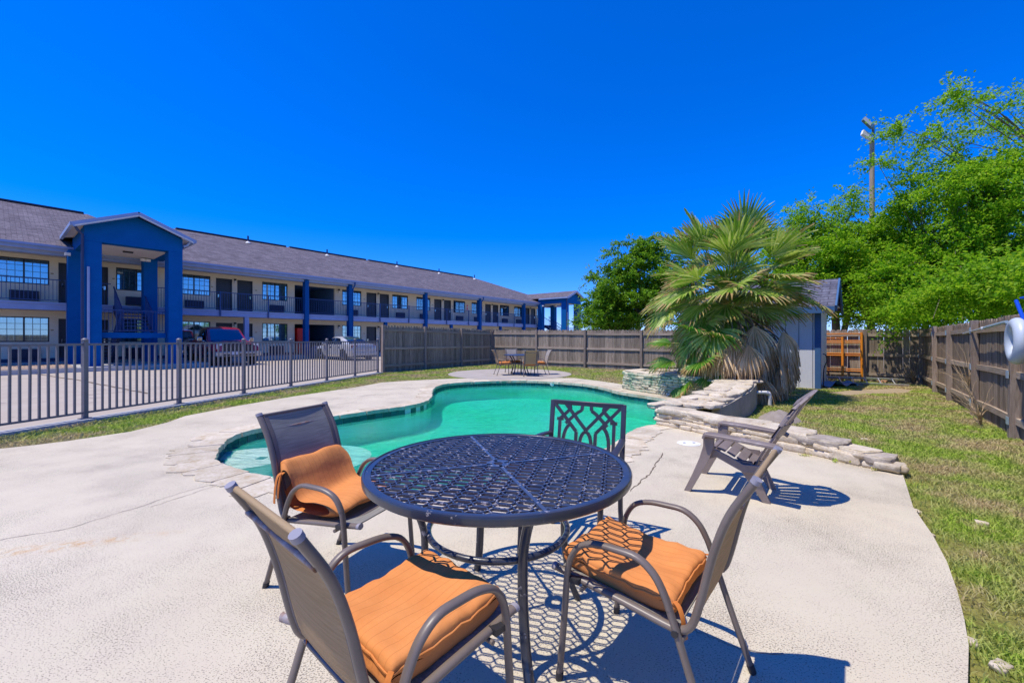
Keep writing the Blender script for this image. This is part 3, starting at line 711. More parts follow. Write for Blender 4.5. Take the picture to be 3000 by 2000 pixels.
hd = MB(); hd.box(-.03, .03, -.045, -.005, -.09, .09); hd.tube([(-.0, -.045, .03), (0, -.075, .03), (.10, -.075, .03)], .012, 8); handle_me = hd.mesh('handle', M['chrome'])
for z in FZ:
    for i, (a_, b_) in enumerate(doors):
        mb = MB(); mb.box(a_+.05, b_-.05, .06, .11, z+.03, z+2.05)
        mb.box(a_, a_+.05, -.012, .12, z+.02, z+2.1); mb.box(b_-.05, b_, -.012, .12, z+.02, z+2.1); mb.box(a_+.05, b_-.05, -.012, .12, z+2.05, z+2.1)
        if b_-a_ > .7:
            for r0, r1 in ((.15, .45), (.55, .85)):
                for z0_, z1_ in ((.2, .8), (.95, 1.55), (1.65, 1.92)):
                    w_ = b_-a_-.1; mb.box(a_+.05+w_*r0, a_+.05+w_*r1, .052, .06, z+z0_, z+z1_)
        d = mb.build('door', M['door'], bld, 0)
        hx = b_-.13 if i % 2 else a_+.13
        put('handle', handle_me, d, loc=(hx, .06, z+1.0), scale=(-1 if i % 2 else 1, 1, 1))
        mb = MB(); mb.box(b_+.16 if i % 2 else a_-.26, b_+.26 if i % 2 else a_-.16, -.012, .001, z+1.5, z+1.56); mb.build('room_plaque', M['brass'], bld, 0)
lt = MB(); lt.box(-.05, .05, -.14, 0, .06, .16); lt.box(-.04, .04, -.13, -.01, -.10, .055, 1); lt_me = lt.mesh('wall_light', [M['black'], M['white']], 0)
for z in FZ:
    for x in [.58, 7.55] + [11.02+7.15*k for k in range(4)]: put('wall_light', lt_me, bld, loc=(x, 0, z+1.98))
for z in FZ:
    for a_, b_ in acs:
        mb = MB(); mb.box(a_, b_, -.16, -.002, z+.16, z+.62); o = mb.build('air_conditioner', M['ac'], bld, 0, .01)
        mb = MB()
        for i in range(5): mb.box(a_+.04, b_-.04, -.172, -.16, z+.22+i*.075, z+.25+i*.075)
        mb.build('grille', M['ac'], o, 0)
# pale sign with red marks between two upper windows
mb = MB(); mb.box(21.31, 21.63, -.03, -.002, 4.15, 4.85); o = mb.build('wall_sign', M['white'], bld, 0)
mb = MB(); mb.box(21.38, 21.56, -.036, -.03, 4.62, 4.78); mb.box(21.38, 21.45, -.036, -.03, 4.25, 4.55); mb.box(21.49, 21.56, -.036, -.03, 4.25, 4.55); mb.build('sign_mark', M['red'], o, 0)
# walkways
E0, E1 = -16, 35.4
mb = MB(); mb.box(E0, E1, -1.72, -.005, 2.66, 2.965); mb.build('upper_walkway', M['soffit'], bld, 0)
mb = MB(); mb.box(E0, E1, -1.78, -1.722, 2.63, 2.90); mb.box(E0, E1, -1.82, -1.722, 2.902, 2.985); mb.build('walkway_fascia', M['pale_trim'], bld, 0)
mb = MB(); mb.box(E0, E1, -1.95, -.005, -.1, .2); mb.build('lower_walkway', M['kerb'], bld, 0)
mb = MB(); mb.box(E0, E1, -.03, -.004, .2, .36); mb.build('plinth', M['navy'], bld, 0)
mb = MB(); mb.box(E0, 36.3, -2.1, .14, 5.33, 5.36); mb.build('soffit', M['soffit'], bld, 0)
mb = MB(); mb.box(E0, E1, -1.85, -1.62, 5.16, 5.328); mb.build('header_beam', M['pale_trim'], bld, 0)
mb = MB(); mb.box(E0, 36.4, -2.16, -2.102, 5.31, 5.53); mb.build('eave_fascia', M['pale_trim'], bld, 0)
mb = MB(); mb.box(E0, 36.5, -2.28, -2.162, 5.46, 5.56); mb.build('gutter', M['pale_trim'], bld, 0)
# posts, with downpipes at some of them
for i, x in enumerate((4.23, 7.42, 14.53, 21.39, 28.76)):
    mb = MB(); mb.box(x-.13, x+.13, -1.98, -1.83, .15, 5.3); mb.box(x-.13, x+.13, -1.83, -1.6, .2, 2.62); mb.box(x-.13, x+.13, -1.83, -1.6, 2.99, 5.15)
    o = mb.build('post', M['blue_trim'], bld, 0)
    if i % 2:
        mb = MB(); mb.tube([(x+.2, -2.22, 5.46), (x+.2, -2.2, 5.25), (x+.2, -1.98, 5.05), (x+.2, -1.9, 4.8), (x+.2, -1.9, .25)], .045, 8); mb.build('downpipe', M['blue_trim'], o)
for x in (-6.8, .68, 10.63, 17.77, 24.9, 31.9):
    mb = MB(); mb.box(x-.12, x+.12, -1.72, -1.48, .2, 2.64); mb.build('post', M['pale_trim'] if x < 1 else M['blue_trim'], bld, 0)
mb = MB(); mb.tube([(-3.2, -2.22, 5.46), (-3.2, -2.1, 5.2), (-3.2, -1.95, 5.0), (-3.2, -1.95, .2)], .06, 8); mb.build('downpipe', M['navy'], bld)
# railing bays
bays = [(-14.5, -11), (-11, -7.1), (-3.3, -.1), (-.1, 4.08), (4.38, 7.27), (7.57, 10.9), (10.9, 14.38), (14.68, 18), (18, 21.24), (21.54, 25.1), (25.1, 28.6), (28.9, 31.6)]
for a_, b_ in bays:
    mb = MB(); mb.box(a_, b_, -1.72, -1.68, 4.02, 4.06); mb.box(a_, b_, -1.72, -1.68, 3.07, 3.10)
    o = mb.build('railing', M['rail_blue'], bld, 0)
    mb = MB(); nb = int((b_-a_)/.125)
    for i in range(1, nb): x = a_+(b_-a_)*i/nb; mb.box(x-.009, x+.009, -1.709, -1.691, 3.1, 4.02)
    tag(mb.build('baluster', M['rail_blue'], o, 0), kind='stuff')
for x in (-.75, 1.85, 9.98, 12.75, 17.0, 19.85, 24.2, 26.95):
    mb = MB(); mb.box(x-.035, x+.035, -1.87, -1.825, 2.62, 4.07); mb.build('railing_post', M['rail_blue'], bld, 0)
# roof with shingle UVs
def roof_mesh(name, quads, mat, parent):
    me = bpy.data.meshes.new(name); vs = []; fs = []; uv = []
    for pts, udir in quads:
        pts = [Vector(p) for p in pts]; nn = (pts[1]-pts[0]).cross(pts[-1]-pts[0]).normalized(); u = Vector(udir); v = nn.cross(u).normalized()
        fs.append(tuple(range(len(vs), len(vs)+len(pts)))); vs += pts; uv += [(p.dot(u), p.dot(v)) for p in pts]
    me.from_pydata([tuple(v) for v in vs], [], fs); l = me.uv_layers.new(name='UVMap')
    for i, lp in enumerate(me.loops): l.data[i].uv = uv[lp.vertex_index]
    me.materials.append(mat); me.update(); return put(name, me, parent)
EZ, RZ, RY = 5.55, 8.95, 6.0; ey = -2.25; by = 14.2
rt = [(-30, RZ), (-5.4, RZ), (-3.3, 8.25), (-1.2, RZ), (28.6, RZ)]
Q = []
for (a_, za), (b_, zb) in zip(rt[:-1], rt[1:]):
    Q.append(([(a_, ey, EZ), (b_, ey, EZ), (b_, RY, zb), (a_, RY, za)], (1, 0, 0))); Q.append(([(b_, by, EZ), (a_, by, EZ), (a_, RY, za), (b_, RY, zb)], (1, 0, 0)))
Q.append(([(28.6, ey, EZ), (36.6, ey, EZ), (28.6, RY, RZ)], (1, 0, 0))); Q.append(([(36.6, ey, EZ), (36.6, by, EZ), (28.6, RY, RZ)], (0, 1, 0))); Q.append(([(36.6, by, EZ), (28.6, by, EZ), (28.6, RY, RZ)], (1, 0, 0)))
roof = roof_mesh('roof', Q, M['shingle'], bld)
mb = MB()
for a_, b_ in ((-30, -5.6), (-1.1, 6.2), (6.5, 13.6), (13.9, 28.4)): mb.bar((a_, RY, RZ+.03), (b_, RY, RZ+.03), .32, .09)
mb.build('ridge_cap', M['shingle_shed'], roof, 0)
for x in (3.1, 9.3, 16.6, 22.2, 27.9):
    y = RY-.9; z = EZ+(y-ey)*(RZ-EZ)/(RY-ey)
    mb = MB(); mb.tube([(x, y, z-.05), (x, y, z+.55)], .06, 8); mb.lathe([(.2, 0), (.08, .14)], (x, y, z-.02), 10, 1); mb.build('vent_pipe', [M['navy'], M['white']], roof)

# ------------------------------------------------------------------ stair porticos
def make_portico():
    po = thing('stair_portico', W0, BROT, 'near royal blue gabled stair portico standing in front of the motel behind the truck', 'portico', 'blue gabled stair porticos of the motel')
    pl = [(-6.74, -6.21, -5.8, -5.1), (-3.98, -3.45, -5.8, -5.1), (-6.95, -6.4, -2.6, -2.02), (-4.3, -3.75, -2.6, -2.02)]
    for a_, b_, c, d in pl:
        mb = MB(); mb.box(a_, b_, c, d, .02, 5.39); mb.build('pillar', M['blue_wall'], po, 0, .015)
    mid = -5.095
    mb = MB()
    g = [(-6.74, 5.392), (-3.45, 5.392), (-3.45, 6.02), (mid, 6.70), (-6.74, 6.02)]
    mb.prism(g, 0, .5, xf=lambda v: Vector((v.x, -5.8+v.z, v.y))); mb.build('gable_wall', M['blue_wall'], po, 0)
    for a_, b_ in ((-6.74, -6.3), (-3.9, -3.45)):
        mb = MB(); mb.box(a_, b_, -5.298, -1.9, 5.392, 6.0); mb.build('side_beam', M['blue_wall'], po, 0)
    mb = MB(); mb.box(-6.298, -3.902, -5.298, -1.86, 5.40, 5.45); mb.build('ceiling', M['soffit'], po, 0)
    # roof slabs with rake and eave trim
    for s in (-1, 1):
        e = mid+s*2.0; f0, f1 = -6.2, 1.0
        Qs = [([(e, f0, 6.02), (e, f1, 6.02), (mid, f1, 6.87), (mid, f0, 6.87)] if s > 0 else [(e, f1, 6.02), (e, f0, 6.02), (mid, f0, 6.87), (mid, f1, 6.87)], (0, 1, 0))]
        rf = roof_mesh('roof', Qs, M['shingle'], po)
        mb = MB(); mb.bar((e+s*.02, f0-.02, 5.90), (mid, f0-.02, 6.76), .05, .20, (0, 0, 1)); mb.build('rake_board', M['pale_trim'], rf, 0)
        mb = MB(); mb.bar((e+s*.04, f0, 5.93), (e+s*.04, -2.3, 5.93), .10, .14); mb.build('gutter', M['pale_trim'], rf, 0)
        mb = MB(); mb.add([(e, f0, 5.98), (e, -2.2, 5.98), (mid+s*1.6, -2.2, 6.05), (mid+s*1.6, f0, 6.05)], [(0, 1, 2, 3)]); mb.bar((e-s*.05, f0+.02, 5.87), (mid, f0+.02, 6.70), .16, .04); mb.build('eave_soffit', M['soffit'], rf, 0)
    # downpipes
    mb = MB(); mb.tube([(-7.05, -6.05, 5.92), (-6.95, -5.95, 5.75), (-6.80, -5.88, 5.6), (-6.80, -5.85, 3.9), (-6.80, -5.85, .1)], .05, 8); mb.build('downpipe', M['navy'], po)
    mb = MB(); mb.tube([(-6.62, -5.84, 4.3), (-6.62, -5.84, .1)], .045, 8); mb.build('downpipe', M['pale_trim'], po)
    mb = MB(); mb.tube([(-3.2, -6.0, 5.92), (-3.3, -5.9, 5.74), (-3.42, -5.84, 5.68)], .05, 8); mb.build('downpipe', M['pale_trim'], po)
    # ceiling light and floodlights
    mb = MB(); mb.box(-5.3, -4.95, -4.2, -4.0, 5.34, 5.398); mb.build('ceiling_light', M['dark_plastic'], po, 0)
    for x, y, z in ((-4.15, -2.68, 5.28), (-4.35, -2.68, 5.28), (-6.97, -2.75, 5.15)):
        mb = MB(); mb.box(x-.09, x+.09, y-.12, y+.06, z-.06, z+.06); mb.build('security_light', M['white'], po, 0)
    # stairs
    mb = MB(); mb.box(-6.2, -4.0, -5.45, -4.3, 1.34, 1.58); mb.build('landing', M['blue_wall'], po, 0)
    def flight(x0, x1, ya, za, yb, zb, nst):
        mb = MB()
        for s in (x0+.04, x1-.04):
            p, q = Vector((s, ya, za-.12)), Vector((s, yb, zb-.12)); mb.bar(p, q, .06, .26)
        st = mb.build('stringer', M['navy'], po, 0)
        for i in range(nst):
            t = (i+.5)/nst; y = ya+(yb-ya)*t; z = za+(zb-za)*(i+1)/(nst+1)
            mb = MB(); mb.box(x0+.07, x1-.07, y-.15, y+.15, z-.03, z+.02); mb.build('step', M['rail_blue'], po, 0)
        for s in (x0+.04, x1-.04):
            mb = MB(); mb.bar((s, ya, za+.92), (s, yb, zb+.92), .05, .05); h = mb.build('handrail', M['rail_blue'], po, 0)
            mb = MB()
            for i in range(1, 16): t = i/16; y = ya+(yb-ya)*t; z = za+(zb-za)*t; mb.box(s-.009, s+.009, y-.009, y+.009, z, z+.9)
            tag(mb.build('baluster', M['rail_blue'], h, 0), kind='stuff')
    flight(-5.35, -4.2, -4.3, 1.56, -1.85, 2.97, 7)
    flight(-6.2, -5.4, -4.3, 1.56, -2.1, .2, 7)
    mb = MB(); mb.box(-6.2, -4.0, -5.44, -5.40, 2.54, 2.58); mb.box(-6.2, -4.0, -5.44, -5.40, 1.64, 1.67); g = mb.build('railing', M['rail_blue'], po, 0)
    mb = MB()
    for i in range(1, 18): x = -6.2+2.2*i/18; mb.box(x-.009, x+.009, -5.429, -5.411, 1.67, 2.54)
    tag(mb.build('baluster', M['rail_blue'], g, 0), kind='stuff')
    mb = MB(); mb.box(-4.2, -3.2, -1.72, -1.68, 4.02, 4.06); mb.box(-7.0, -5.4, -1.72, -1.68, 4.02, 4.06); g = mb.build('railing', M['rail_blue'], po, 0)
    mb = MB()
    for x in list(np.arange(-4.15, -3.2, .12)) + list(np.arange(-6.95, -5.4, .12)): mb.box(x-.009, x+.009, -1.709, -1.691, 2.98, 4.02)
    tag(mb.build('baluster', M['rail_blue'], g, 0), kind='stuff')
    return po
port = make_portico()
bu = Vector((.6246, .7809, 0))
dup(port, Vector(W0)+bu*38.2, BROT, 'far blue gabled stair portico at the distant end of the motel', 'blue gabled stair porticos of the motel')
# kerbed island in front of the near portico
def b2w(t, y): return (W0[0]+.6246*t-.7809*y, W0[1]+.7809*t+.6246*y)
isl = [b2w(-22, -6.7), b2w(-2.9, -6.7), b2w(-2.5, -6.4), b2w(-2.45, -5.5), b2w(-2.45, -1.96), b2w(-22, -1.96)]
sheet('kerb_island', isl, [], .15, M['kerb'], .2)
gb = [b2w(-22, -6.5), b2w(-7.0, -6.5), b2w(-7.0, -2.0), b2w(-22, -2.0)]
gv = sheet('gravel_bed', gb, [], .165, M['gravel'], .01)
pv = MB()
for i in range(2200):
    t = random.uniform(-13, -7.05); y = -2.05 - 4.4*random.random()**.7 if i % 3 else random.uniform(-6.45, -5.4); x_, y_ = b2w(t, y); r = random.uniform(.018, .05)
    pv.add([(x_+r*a_, y_+r*b_, .165+r*.7*c) for a_, b_, c in ((1, 0, 0), (-.2, .9, 0), (-.9, -.3, 0), (.2, -.8, .2), (.1, .1, .9))], [(0, 1, 4), (1, 2, 4), (2, 3, 4), (3, 0, 4)])
tag(pv.build('gravel', M['gravel_stone'], None, 0), 'brown gravel on the bed below the lower motel windows', 'gravel', kind='stuff')
# red vending machine, blue bin
o = thing('vending_machine', (*b2w(4.80, .12), .2), BROT, 'tall bright red vending machine standing in the ground floor passage of the motel', 'vending machine')
mb = MB(); mb.box(-.42, .42, -.35, .38, .06, 1.86); mb.build('cabinet', M['red'], o, 0, .02)
mb = MB(); mb.box(-.37, .2, -.362, -.35, .6, 1.75); mb.build('front_panel', M['red'], o, 0)
mb = MB(); mb.box(.24, .38, -.36, -.35, .9, 1.4); mb.build('coin_panel', M['dark_plastic'], o, 0)
for sx in (-.36, .36):
    mb = MB(); mb.box(sx-.04, sx+.04, -.3, .3, 0, .06); mb.build('foot', M['black'], o, 0)
o = thing('litter_bin', (*b2w(4.6, -2.35), -.01), BROT, 'dark blue litter bin with a peaked lid at the foot of a motel post', 'bin')
mb = MB(); mb.prism([(-.24, -.24), (.24, -.24), (.24, .24), (-.24, .24)], 0, .62); mb.build('body', M['bin'], o, 0, .02)
mb = MB(); mb.add([(-.27, -.27, .63), (.27, -.27, .63), (.27, .27, .63), (-.27, .27, .63), (0, 0, .86)], [(0, 1, 4), (1, 2, 4), (2, 3, 4), (3, 0, 4), (3, 2, 1, 0)]); mb.build('lid', M['bin'], o, 0)
# ------------------------------------------------------------------ vehicles (local +y is forward)
def loft(st, mb=None, mi=0):
    """st: list of (y, [(x, z) half section from bottom centre to top centre])"""
    mb = mb or MB(); P = []
    for y, h in st:
        row = [(x, y, z) for x, z in h] + [(-x, y, z) for x, z in h[::-1]]
        P.append(row)
    mb.grid(P, mi); n = len(P[0])
    o = len(mb.v) - len(P)*n
    mb.f.append(tuple(range(o, o+n))); mb.m.append(mi); mb.f.append(tuple(o+(len(P)-1)*n+i for i in range(n-1, -1, -1))); mb.m.append(mi)
    return mb
def wheel(parent, x, y, r, wd, s):
    o = put('wheel', None, parent); 
    tyre = MB()
    prof = [(-wd/2, r*.68), (-wd/2, r*.9), (-wd*.38, r*.985), (0, r), (wd*.38, r*.985), (wd/2, r*.9), (wd/2, r*.68)]
    n = 28; P = [[(px, rr*math.cos(t), rr*math.sin(t)) for px, rr in prof] for t in np.linspace(0, 2*np.pi, n+1)[:-1]]
    tyre.grid(P, 0, True)
    bpy.data.objects.remove(o)
    o = tyre.build('wheel', M['black'], parent, 40); o.location = (x, y, r)
    rim = MB(); f = s*wd*.46
    for sg in (1,):
        pts = [(f*.5, r*.69), (f, r*.67), (f*.9, r*.60)]
        P = [[(px, rr*math.cos(t), rr*math.sin(t)) for px, rr in pts] for t in np.linspace(0, 2*np.pi, n+1)[:-1]]; rim.grid(P, 0, True)
        for k in range(10):
            t = 2*math.pi*k/10; rim.bar((f*.9, r*.1*math.cos(t), r*.1*math.sin(t)), (f*.9, r*.63*math.cos(t), r*.63*math.sin(t)), .06*r/.35, .03, (1, 0, 0))
        rim.tube([(f*.6, 0, 0), (f*1.0, 0, 0)], r*.17, 14)
    rim.build('rim', M['chrome'], o, 40)
    d = MB(); d.tube([(-f*.2, 0, 0), (f*.35, 0, 0)], r*.66, 20); d.build('brake_disc', M['dark_plastic'], o, 40)
    return o
def panel(name, parent, pts, off, mat, c=(0, 0, 0), th=.012):
    pts = [Vector(p) for p in pts]; nn = (pts[1]-pts[0]).cross(pts[2]-pts[0]).normalized()
    if nn.dot(sum(pts, Vector())/len(pts) - Vector(c)) < 0: nn = -nn
    n = len(pts); mb = MB()
    vs = [p+nn*off for p in pts] + [p+nn*(off-th) for p in pts]
    mb.add(vs, [tuple(range(n)), tuple(range(2*n-1, n-1, -1))] + [(i, (i+1) % n, (i+1) % n+n, i+n) for i in range(n)])
    return mb.build(name, mat, parent, 0)
def glass_grid(name, parent, cab, f0, f1, dy, dz, wk=.86):
    P = []
    for f in np.linspace(f0, f1, 7):
        i = min(int(f), len(cab)-2); t = f-i; y, z, w_ = [a_+(b_-a_)*t for a_, b_ in zip(cab[i], cab[i+1])]
        P.append([(u*w_*wk, y+dy, z+.022*(1-abs(u)**2)+dz) for u in np.linspace(-1, 1, 9)])
    mb = MB(); mb.grid(P); mb.grid([[(x, y, z-.006) for x, y, z in r_] for r_ in P]); return mb.build(name, M['car_glass'], parent, 60)
# pickup truck
nB = Vector((.7809, -.6246, 0)); nose = Vector((-13.55, 20.75, -.02))
tr = thing('pickup_truck', nose - nB*2.75, angle_of(nB), 'dark red pickup truck parked nose out beside the blue portico', 'pickup truck')
def sec(w, zb, zm, zt, crown=.03): return [(0, zb), (w*.86, zb), (w*.97, zb+.12), (w, zm), (w*.985, zt-.10), (w*.93, zt-.015), (w*.6, zt+crown*.7), (0, zt+crown)]
st = [(-2.72, sec(.90, .55, .8, 1.22)), (-2.66, sec(.97, .48, .8, 1.28)), (-.6, sec(.99, .44, .8, 1.28)), (-.5, sec(.99, .44, .8, 1.20)), (1.15, sec(.99, .44, .8, 1.19)), (1.6, sec(.99, .46, .8, 1.20, .08)), (2.3, sec(.985, .48, .8, 1.16, .08)), (2.62, sec(.96, .5, .8, 1.10, .05)), (2.72, sec(.90, .55, .8, .98))]
loft(st).build('body', M['truck_red'], tr, 40, .01)
cab = [(-.62, 1.18, .90), (-.42, 1.88, .74), (.05, 1.945, .75), (.55, 1.90, .73), (1.32, 1.17, .90)]
cb = MB(); rows = []
for y, z, w_ in cab: rows.append([(w_*1.03 if z > 1.5 else w_, y, 1.15), (w_, y, z-.04), (w_*.86, y, z), (0, y, z+.025), (-w_*.86, y, z), (-w_, y, z-.04), (-(w_*1.03 if z > 1.5 else w_), y, 1.15)])
for r_ in rows:
    for i in (0, 6): r_[i] = (math.copysign(.93, r_[i][0]), r_[i][1], 1.15)
cb.grid(rows); n_ = 7; cb.f += [tuple(range(6, -1, -1)), tuple(4*7+i for i in range(7))]; cb.m += [0, 0]
cb.build('cab', M['truck_red'], tr, 40)
cc = (0, .3, 1.4)
glass_grid('windscreen', tr, cab, 3.12, 3.93, .012, .012, .87)
panel('rear_window', tr, [(-.8, -.60, 1.25), (.8, -.60, 1.25), (.66, -.43, 1.82), (-.66, -.43, 1.82)], .02, M['car_glass'], cc)
for s in (-1, 1):
    panel('side_window', tr, [(s*.905, .28, 1.20), (s*.905, 1.08, 1.20), (s*.765, .52, 1.80), (s*.77, .28, 1.82)], .022, M['car_glass'], cc)
    panel('side_window', tr, [(s*.905, -.48, 1.20), (s*.905, .20, 1.20), (s*.77, .20, 1.82), (s*.765, -.34, 1.80)], .022, M['car_glass'], cc)
    mb = MB(); mb.box(min(s*.99, s*1.005), max(s*.99, s*1.005), .18, 1.2, .52, 1.12); d_ = mb.build('door', M['truck_red'], tr, 0, .004)
    mb = MB(); mb.box(min(s*1.003, s*1.03), max(s*1.003, s*1.03), .28, .42, .98, 1.02); mb.build('handle', M['chrome'], d_, 0)
    mb = MB(); mb.bar((s*.95, 1.05, 1.20), (s*1.16, 1.0, 1.26), .05, .05); mb.obox((s*1.17, 1.0, 1.31), (.11, 0, 0), (0, .05, 0), (0, 0, .10)); mb.build('wing_mirror', M['chrome'], tr, 40, .02)
    mb = MB(); mb.obox((s*.80, 2.655, .95), (.13, 0, 0), (0, .05, 0), (0, 0, .13)); mb.build('headlight', M['lamp_clear'], tr, 40, .02)
    mb = MB(); mb.obox((s*.93, -2.70, .98), (.05, 0, 0), (0, .03, 0), (0, 0, .18)); mb.build('tail_light', M['tail'], tr, 40, .01)
    for yy in (-1.75, 1.78):
        arch = MB(); arch.tube([(s*.90, yy, .42), (s*.998, yy, .42)], .50, 24); arch.build('wheel_arch', M['dark_plastic'], tr, 40)
        wheel(tr, s*.90, yy, .40, .27, s)
mb = MB(); mb.box(-.66, .66, 2.66, 2.745, .72, 1.06); gr = mb.build('grille', M['dark_plastic'], tr, 0, .01)
mb = MB()
for z in (.82, .92, 1.02): mb.box(-.64, .64, 2.742, 2.755, z-.02, z+.02)
mb.build('grille_bar', M['black'], gr, 0)
mb = MB(); mb.box(-.99, .99, 2.60, 2.84, .46, .70); mb.build('front_bumper', M['bumper'], tr, 0, .05)
mb = MB(); mb.box(-.72, .72, 2.842, 2.855, .50, .58); mb.build('bumper_intake', M['dark_plastic'], tr, 0)
mb = MB(); mb.box(.02, .34, 2.857, 2.87, .54, .70); mb.build('number_plate', M['plate'], tr, 0)
mb = MB(); mb.box(-1, 1, -2.86, -2.66, .52, .70); mb.build('rear_bumper', M['chrome'], tr, 0, .02)
mb = MB(); mb.box(-.85, .85, -2.6, -.7, .62, .64); mb.build('bed_floor', M['black'], tr, 0)
# silver saloon
ax = Vector((-9.75, 26.15, -.02))
sd = thing('silver_car', ax - nB*1.4, angle_of(-nB), 'silver saloon car parked nose in at the motel, its red tail lamps facing the pool', 'car')
def sc(w, zb, zt, crown=.03): return [(0, zb), (w*.84, zb), (w*.96, zb+.10), (w, zb+.32), (w*.985, zt-.14), (w*.92, zt-.02), (w*.55, zt+crown*.7), (0, zt+crown)]
st = [(-2.40, sc(.68, .40, .88)), (-2.34, sc(.80, .30, .97)), (-2.15, sc(.88, .24, 1.02)), (-1.5, sc(.91, .20, 1.02)), (-.8, sc(.915, .18, .97)), (.6, sc(.915, .18, .95)), (1.1, sc(.91, .19, .96)), (1.8, sc(.90, .21, .86)), (2.2, sc(.84, .24, .76)), (2.38, sc(.68, .30, .66)), (2.43, sc(.5, .36, .60))]
loft(st).build('body', M['silver'], sd, 50, .01)
cab = [(-1.75, 1.0, .80), (-1.3, 1.25, .69), (-.75, 1.42, .62), (-.1, 1.475, .60), (.35, 1.43, .61), (.8, 1.22, .71), (1.32, .96, .82)]
cb = MB(); rows = []
for y, z, w_ in cab: rows.append([(math.copysign(.86, 1), y, .94), (w_, y, z-.05), (w_*.86, y, z), (0, y, z+.02), (-w_*.86, y, z), (-w_, y, z-.05), (-.86, y, .94)])
cb.grid(rows); cb.f += [tuple(range(6, -1, -1)), tuple(6*7+i for i in range(7))]; cb.m += [0, 0]
cb.build('cabin', M['silver'], sd, 60)
cc = (0, -.2, 1.1)
glass_grid('rear_window', sd, cab, .12, 2.1, -.008, .012, .83)
glass_grid('windscreen', sd, cab, 4.05, 5.85, .008, .012, .83)
for s in (-1, 1):
    panel('side_window', sd, [(s*.845, -.12, 1.0), (s*.845, .92, 1.0), (s*.66, .33, 1.36), (s*.64, -.12, 1.39)], .02, M['car_glass'], cc)
    panel('side_window', sd, [(s*.845, -1.15, 1.02), (s*.845, -.2, 1.0), (s*.64, -.2, 1.39), (s*.67, -.72, 1.34)], .02, M['car_glass'], cc)
    for y0, y1 in ((-.16, .95), (-1.1, -.2)):
        mb = MB(); mb.box(min(s*.905, s*.922), max(s*.905, s*.922), y0, y1, .32, .90); d_ = mb.build('door', M['silver'], sd, 0, .004)
        mb = MB(); mb.box(min(s*.92, s*.945), max(s*.92, s*.945), y0+.06, y0+.24, .80, .84); mb.build('handle', M['chrome'], d_, 0)
    mb = MB(); mb.bar((s*.86, .78, 1.0), (s*.98, .76, 1.04), .04, .04); mb.obox((s*1.0, .74, 1.06), (.09, 0, 0), (0, .06, 0), (0, 0, .06)); mb.build('wing_mirror', M['silver'], sd, 40, .02)
    mb = MB(); mb.obox((s*.70, -2.31, .86), (.15, s*.045, 0), (0, .05, 0), (0, 0, .075)); mb.build('tail_light', M['tail'], sd, 40, .015)
    mb = MB(); mb.obox((s*.62, 2.28, .62), (.14, -s*.06, 0), (0, .05, 0), (0, 0, .06)); mb.build('headlight', M['lamp_clear'], sd, 40, .015)
    for yy in (-1.4, 1.4):
        arch = MB(); arch.tube([(s*.80, yy, .33), (s*.918, yy, .33)], .39, 24); arch.build('wheel_arch', M['dark_plastic'], sd, 40)
        wheel(sd, s*.815, yy, .325, .22, s)
mb = MB(); mb.box(-.56, .56, -2.385, -2.34, .845, .875); mb.build('boot_strip', M['tail'], sd, 0)
mb = MB(); mb.box(-.24, .24, -2.415, -2.38, .62, .76); mb.build('number_plate', M['plate'], sd, 0)
mb = MB(); mb.box(-.82, .82, -2.43, -2.2, .30, .56); mb.build('rear_bumper', M['silver'], sd, 0, .05)
mb = MB(); mb.box(-.6, .6, -2.42, -2.2, .22, .305); mb.build('rear_valance', M['dark_plastic'], sd, 0)
# ------------------------------------------------------------------ patio furniture (local +y is forward)
def yz(l, x): return [(x, y, z) for y, z in l]
FRAME = [(.315,.408),(.2,.395),(.03,.380),(-.10,.366),(-.155,.366),(-.19,.392),(-.215,.47),(-.255,.64),(-.30,.77),(-.368,.885)]
ARM = [(.285,0),(.262,.25),(.25,.40),(.235,.475),(.195,.535),(.13,.562),(.05,.568),(-.025,.565),(-.08,.53),(-.115,.475),(-.14,.41),(-.205,.22),(-.285,0)]
def sling_surface(y_z, x0, x1, th=.006, sag=.0, mb=None):
    mb = mb or MB(); pth = smooth_path([(0, y, z) for y, z in y_z], 5); xs = np.linspace(x0, x1, 9); P = []; Q = []
    N = len(pth)
    for i, p in enumerate(pth):
        d = (pth[min(i+1, N-1)]-pth[max(i-1, 0)]).normalized(); nn = Vector((0, -d.z, d.y))
        if nn.z < 0 and abs(nn.z) > abs(nn.y): nn = -nn
        if abs(nn.y) > abs(nn.z) and nn.y < 0: nn = -nn
        k = math.sin(math.pi*i/(N-1))**.5 if 0 < i < N-1 else 0
        a_ = []; b_ = []
        for x in xs:
            u = (x-x0)/(x1-x0); s_ = sag*k*(1-(2*u-1)**2); c = Vector((x, p.y, p.z)) - nn*s_
            a_.append(c+nn*th/2); b_.append(c-nn*th/2)
        P.append(a_); Q.append(b_)
    mb.grid(P); mb.grid(Q)
    ring = lambda A: A[0] + [r[-1] for r in A[1:-1]] + A[-1][::-1] + [r[0] for r in A[1:-1]][::-1]
    ra, rb = ring(P), ring(Q); n = len(ra); mb.add(ra+rb, [(i, (i+1) % n, (i+1) % n+n, i+n) for i in range(n)])
    return mb
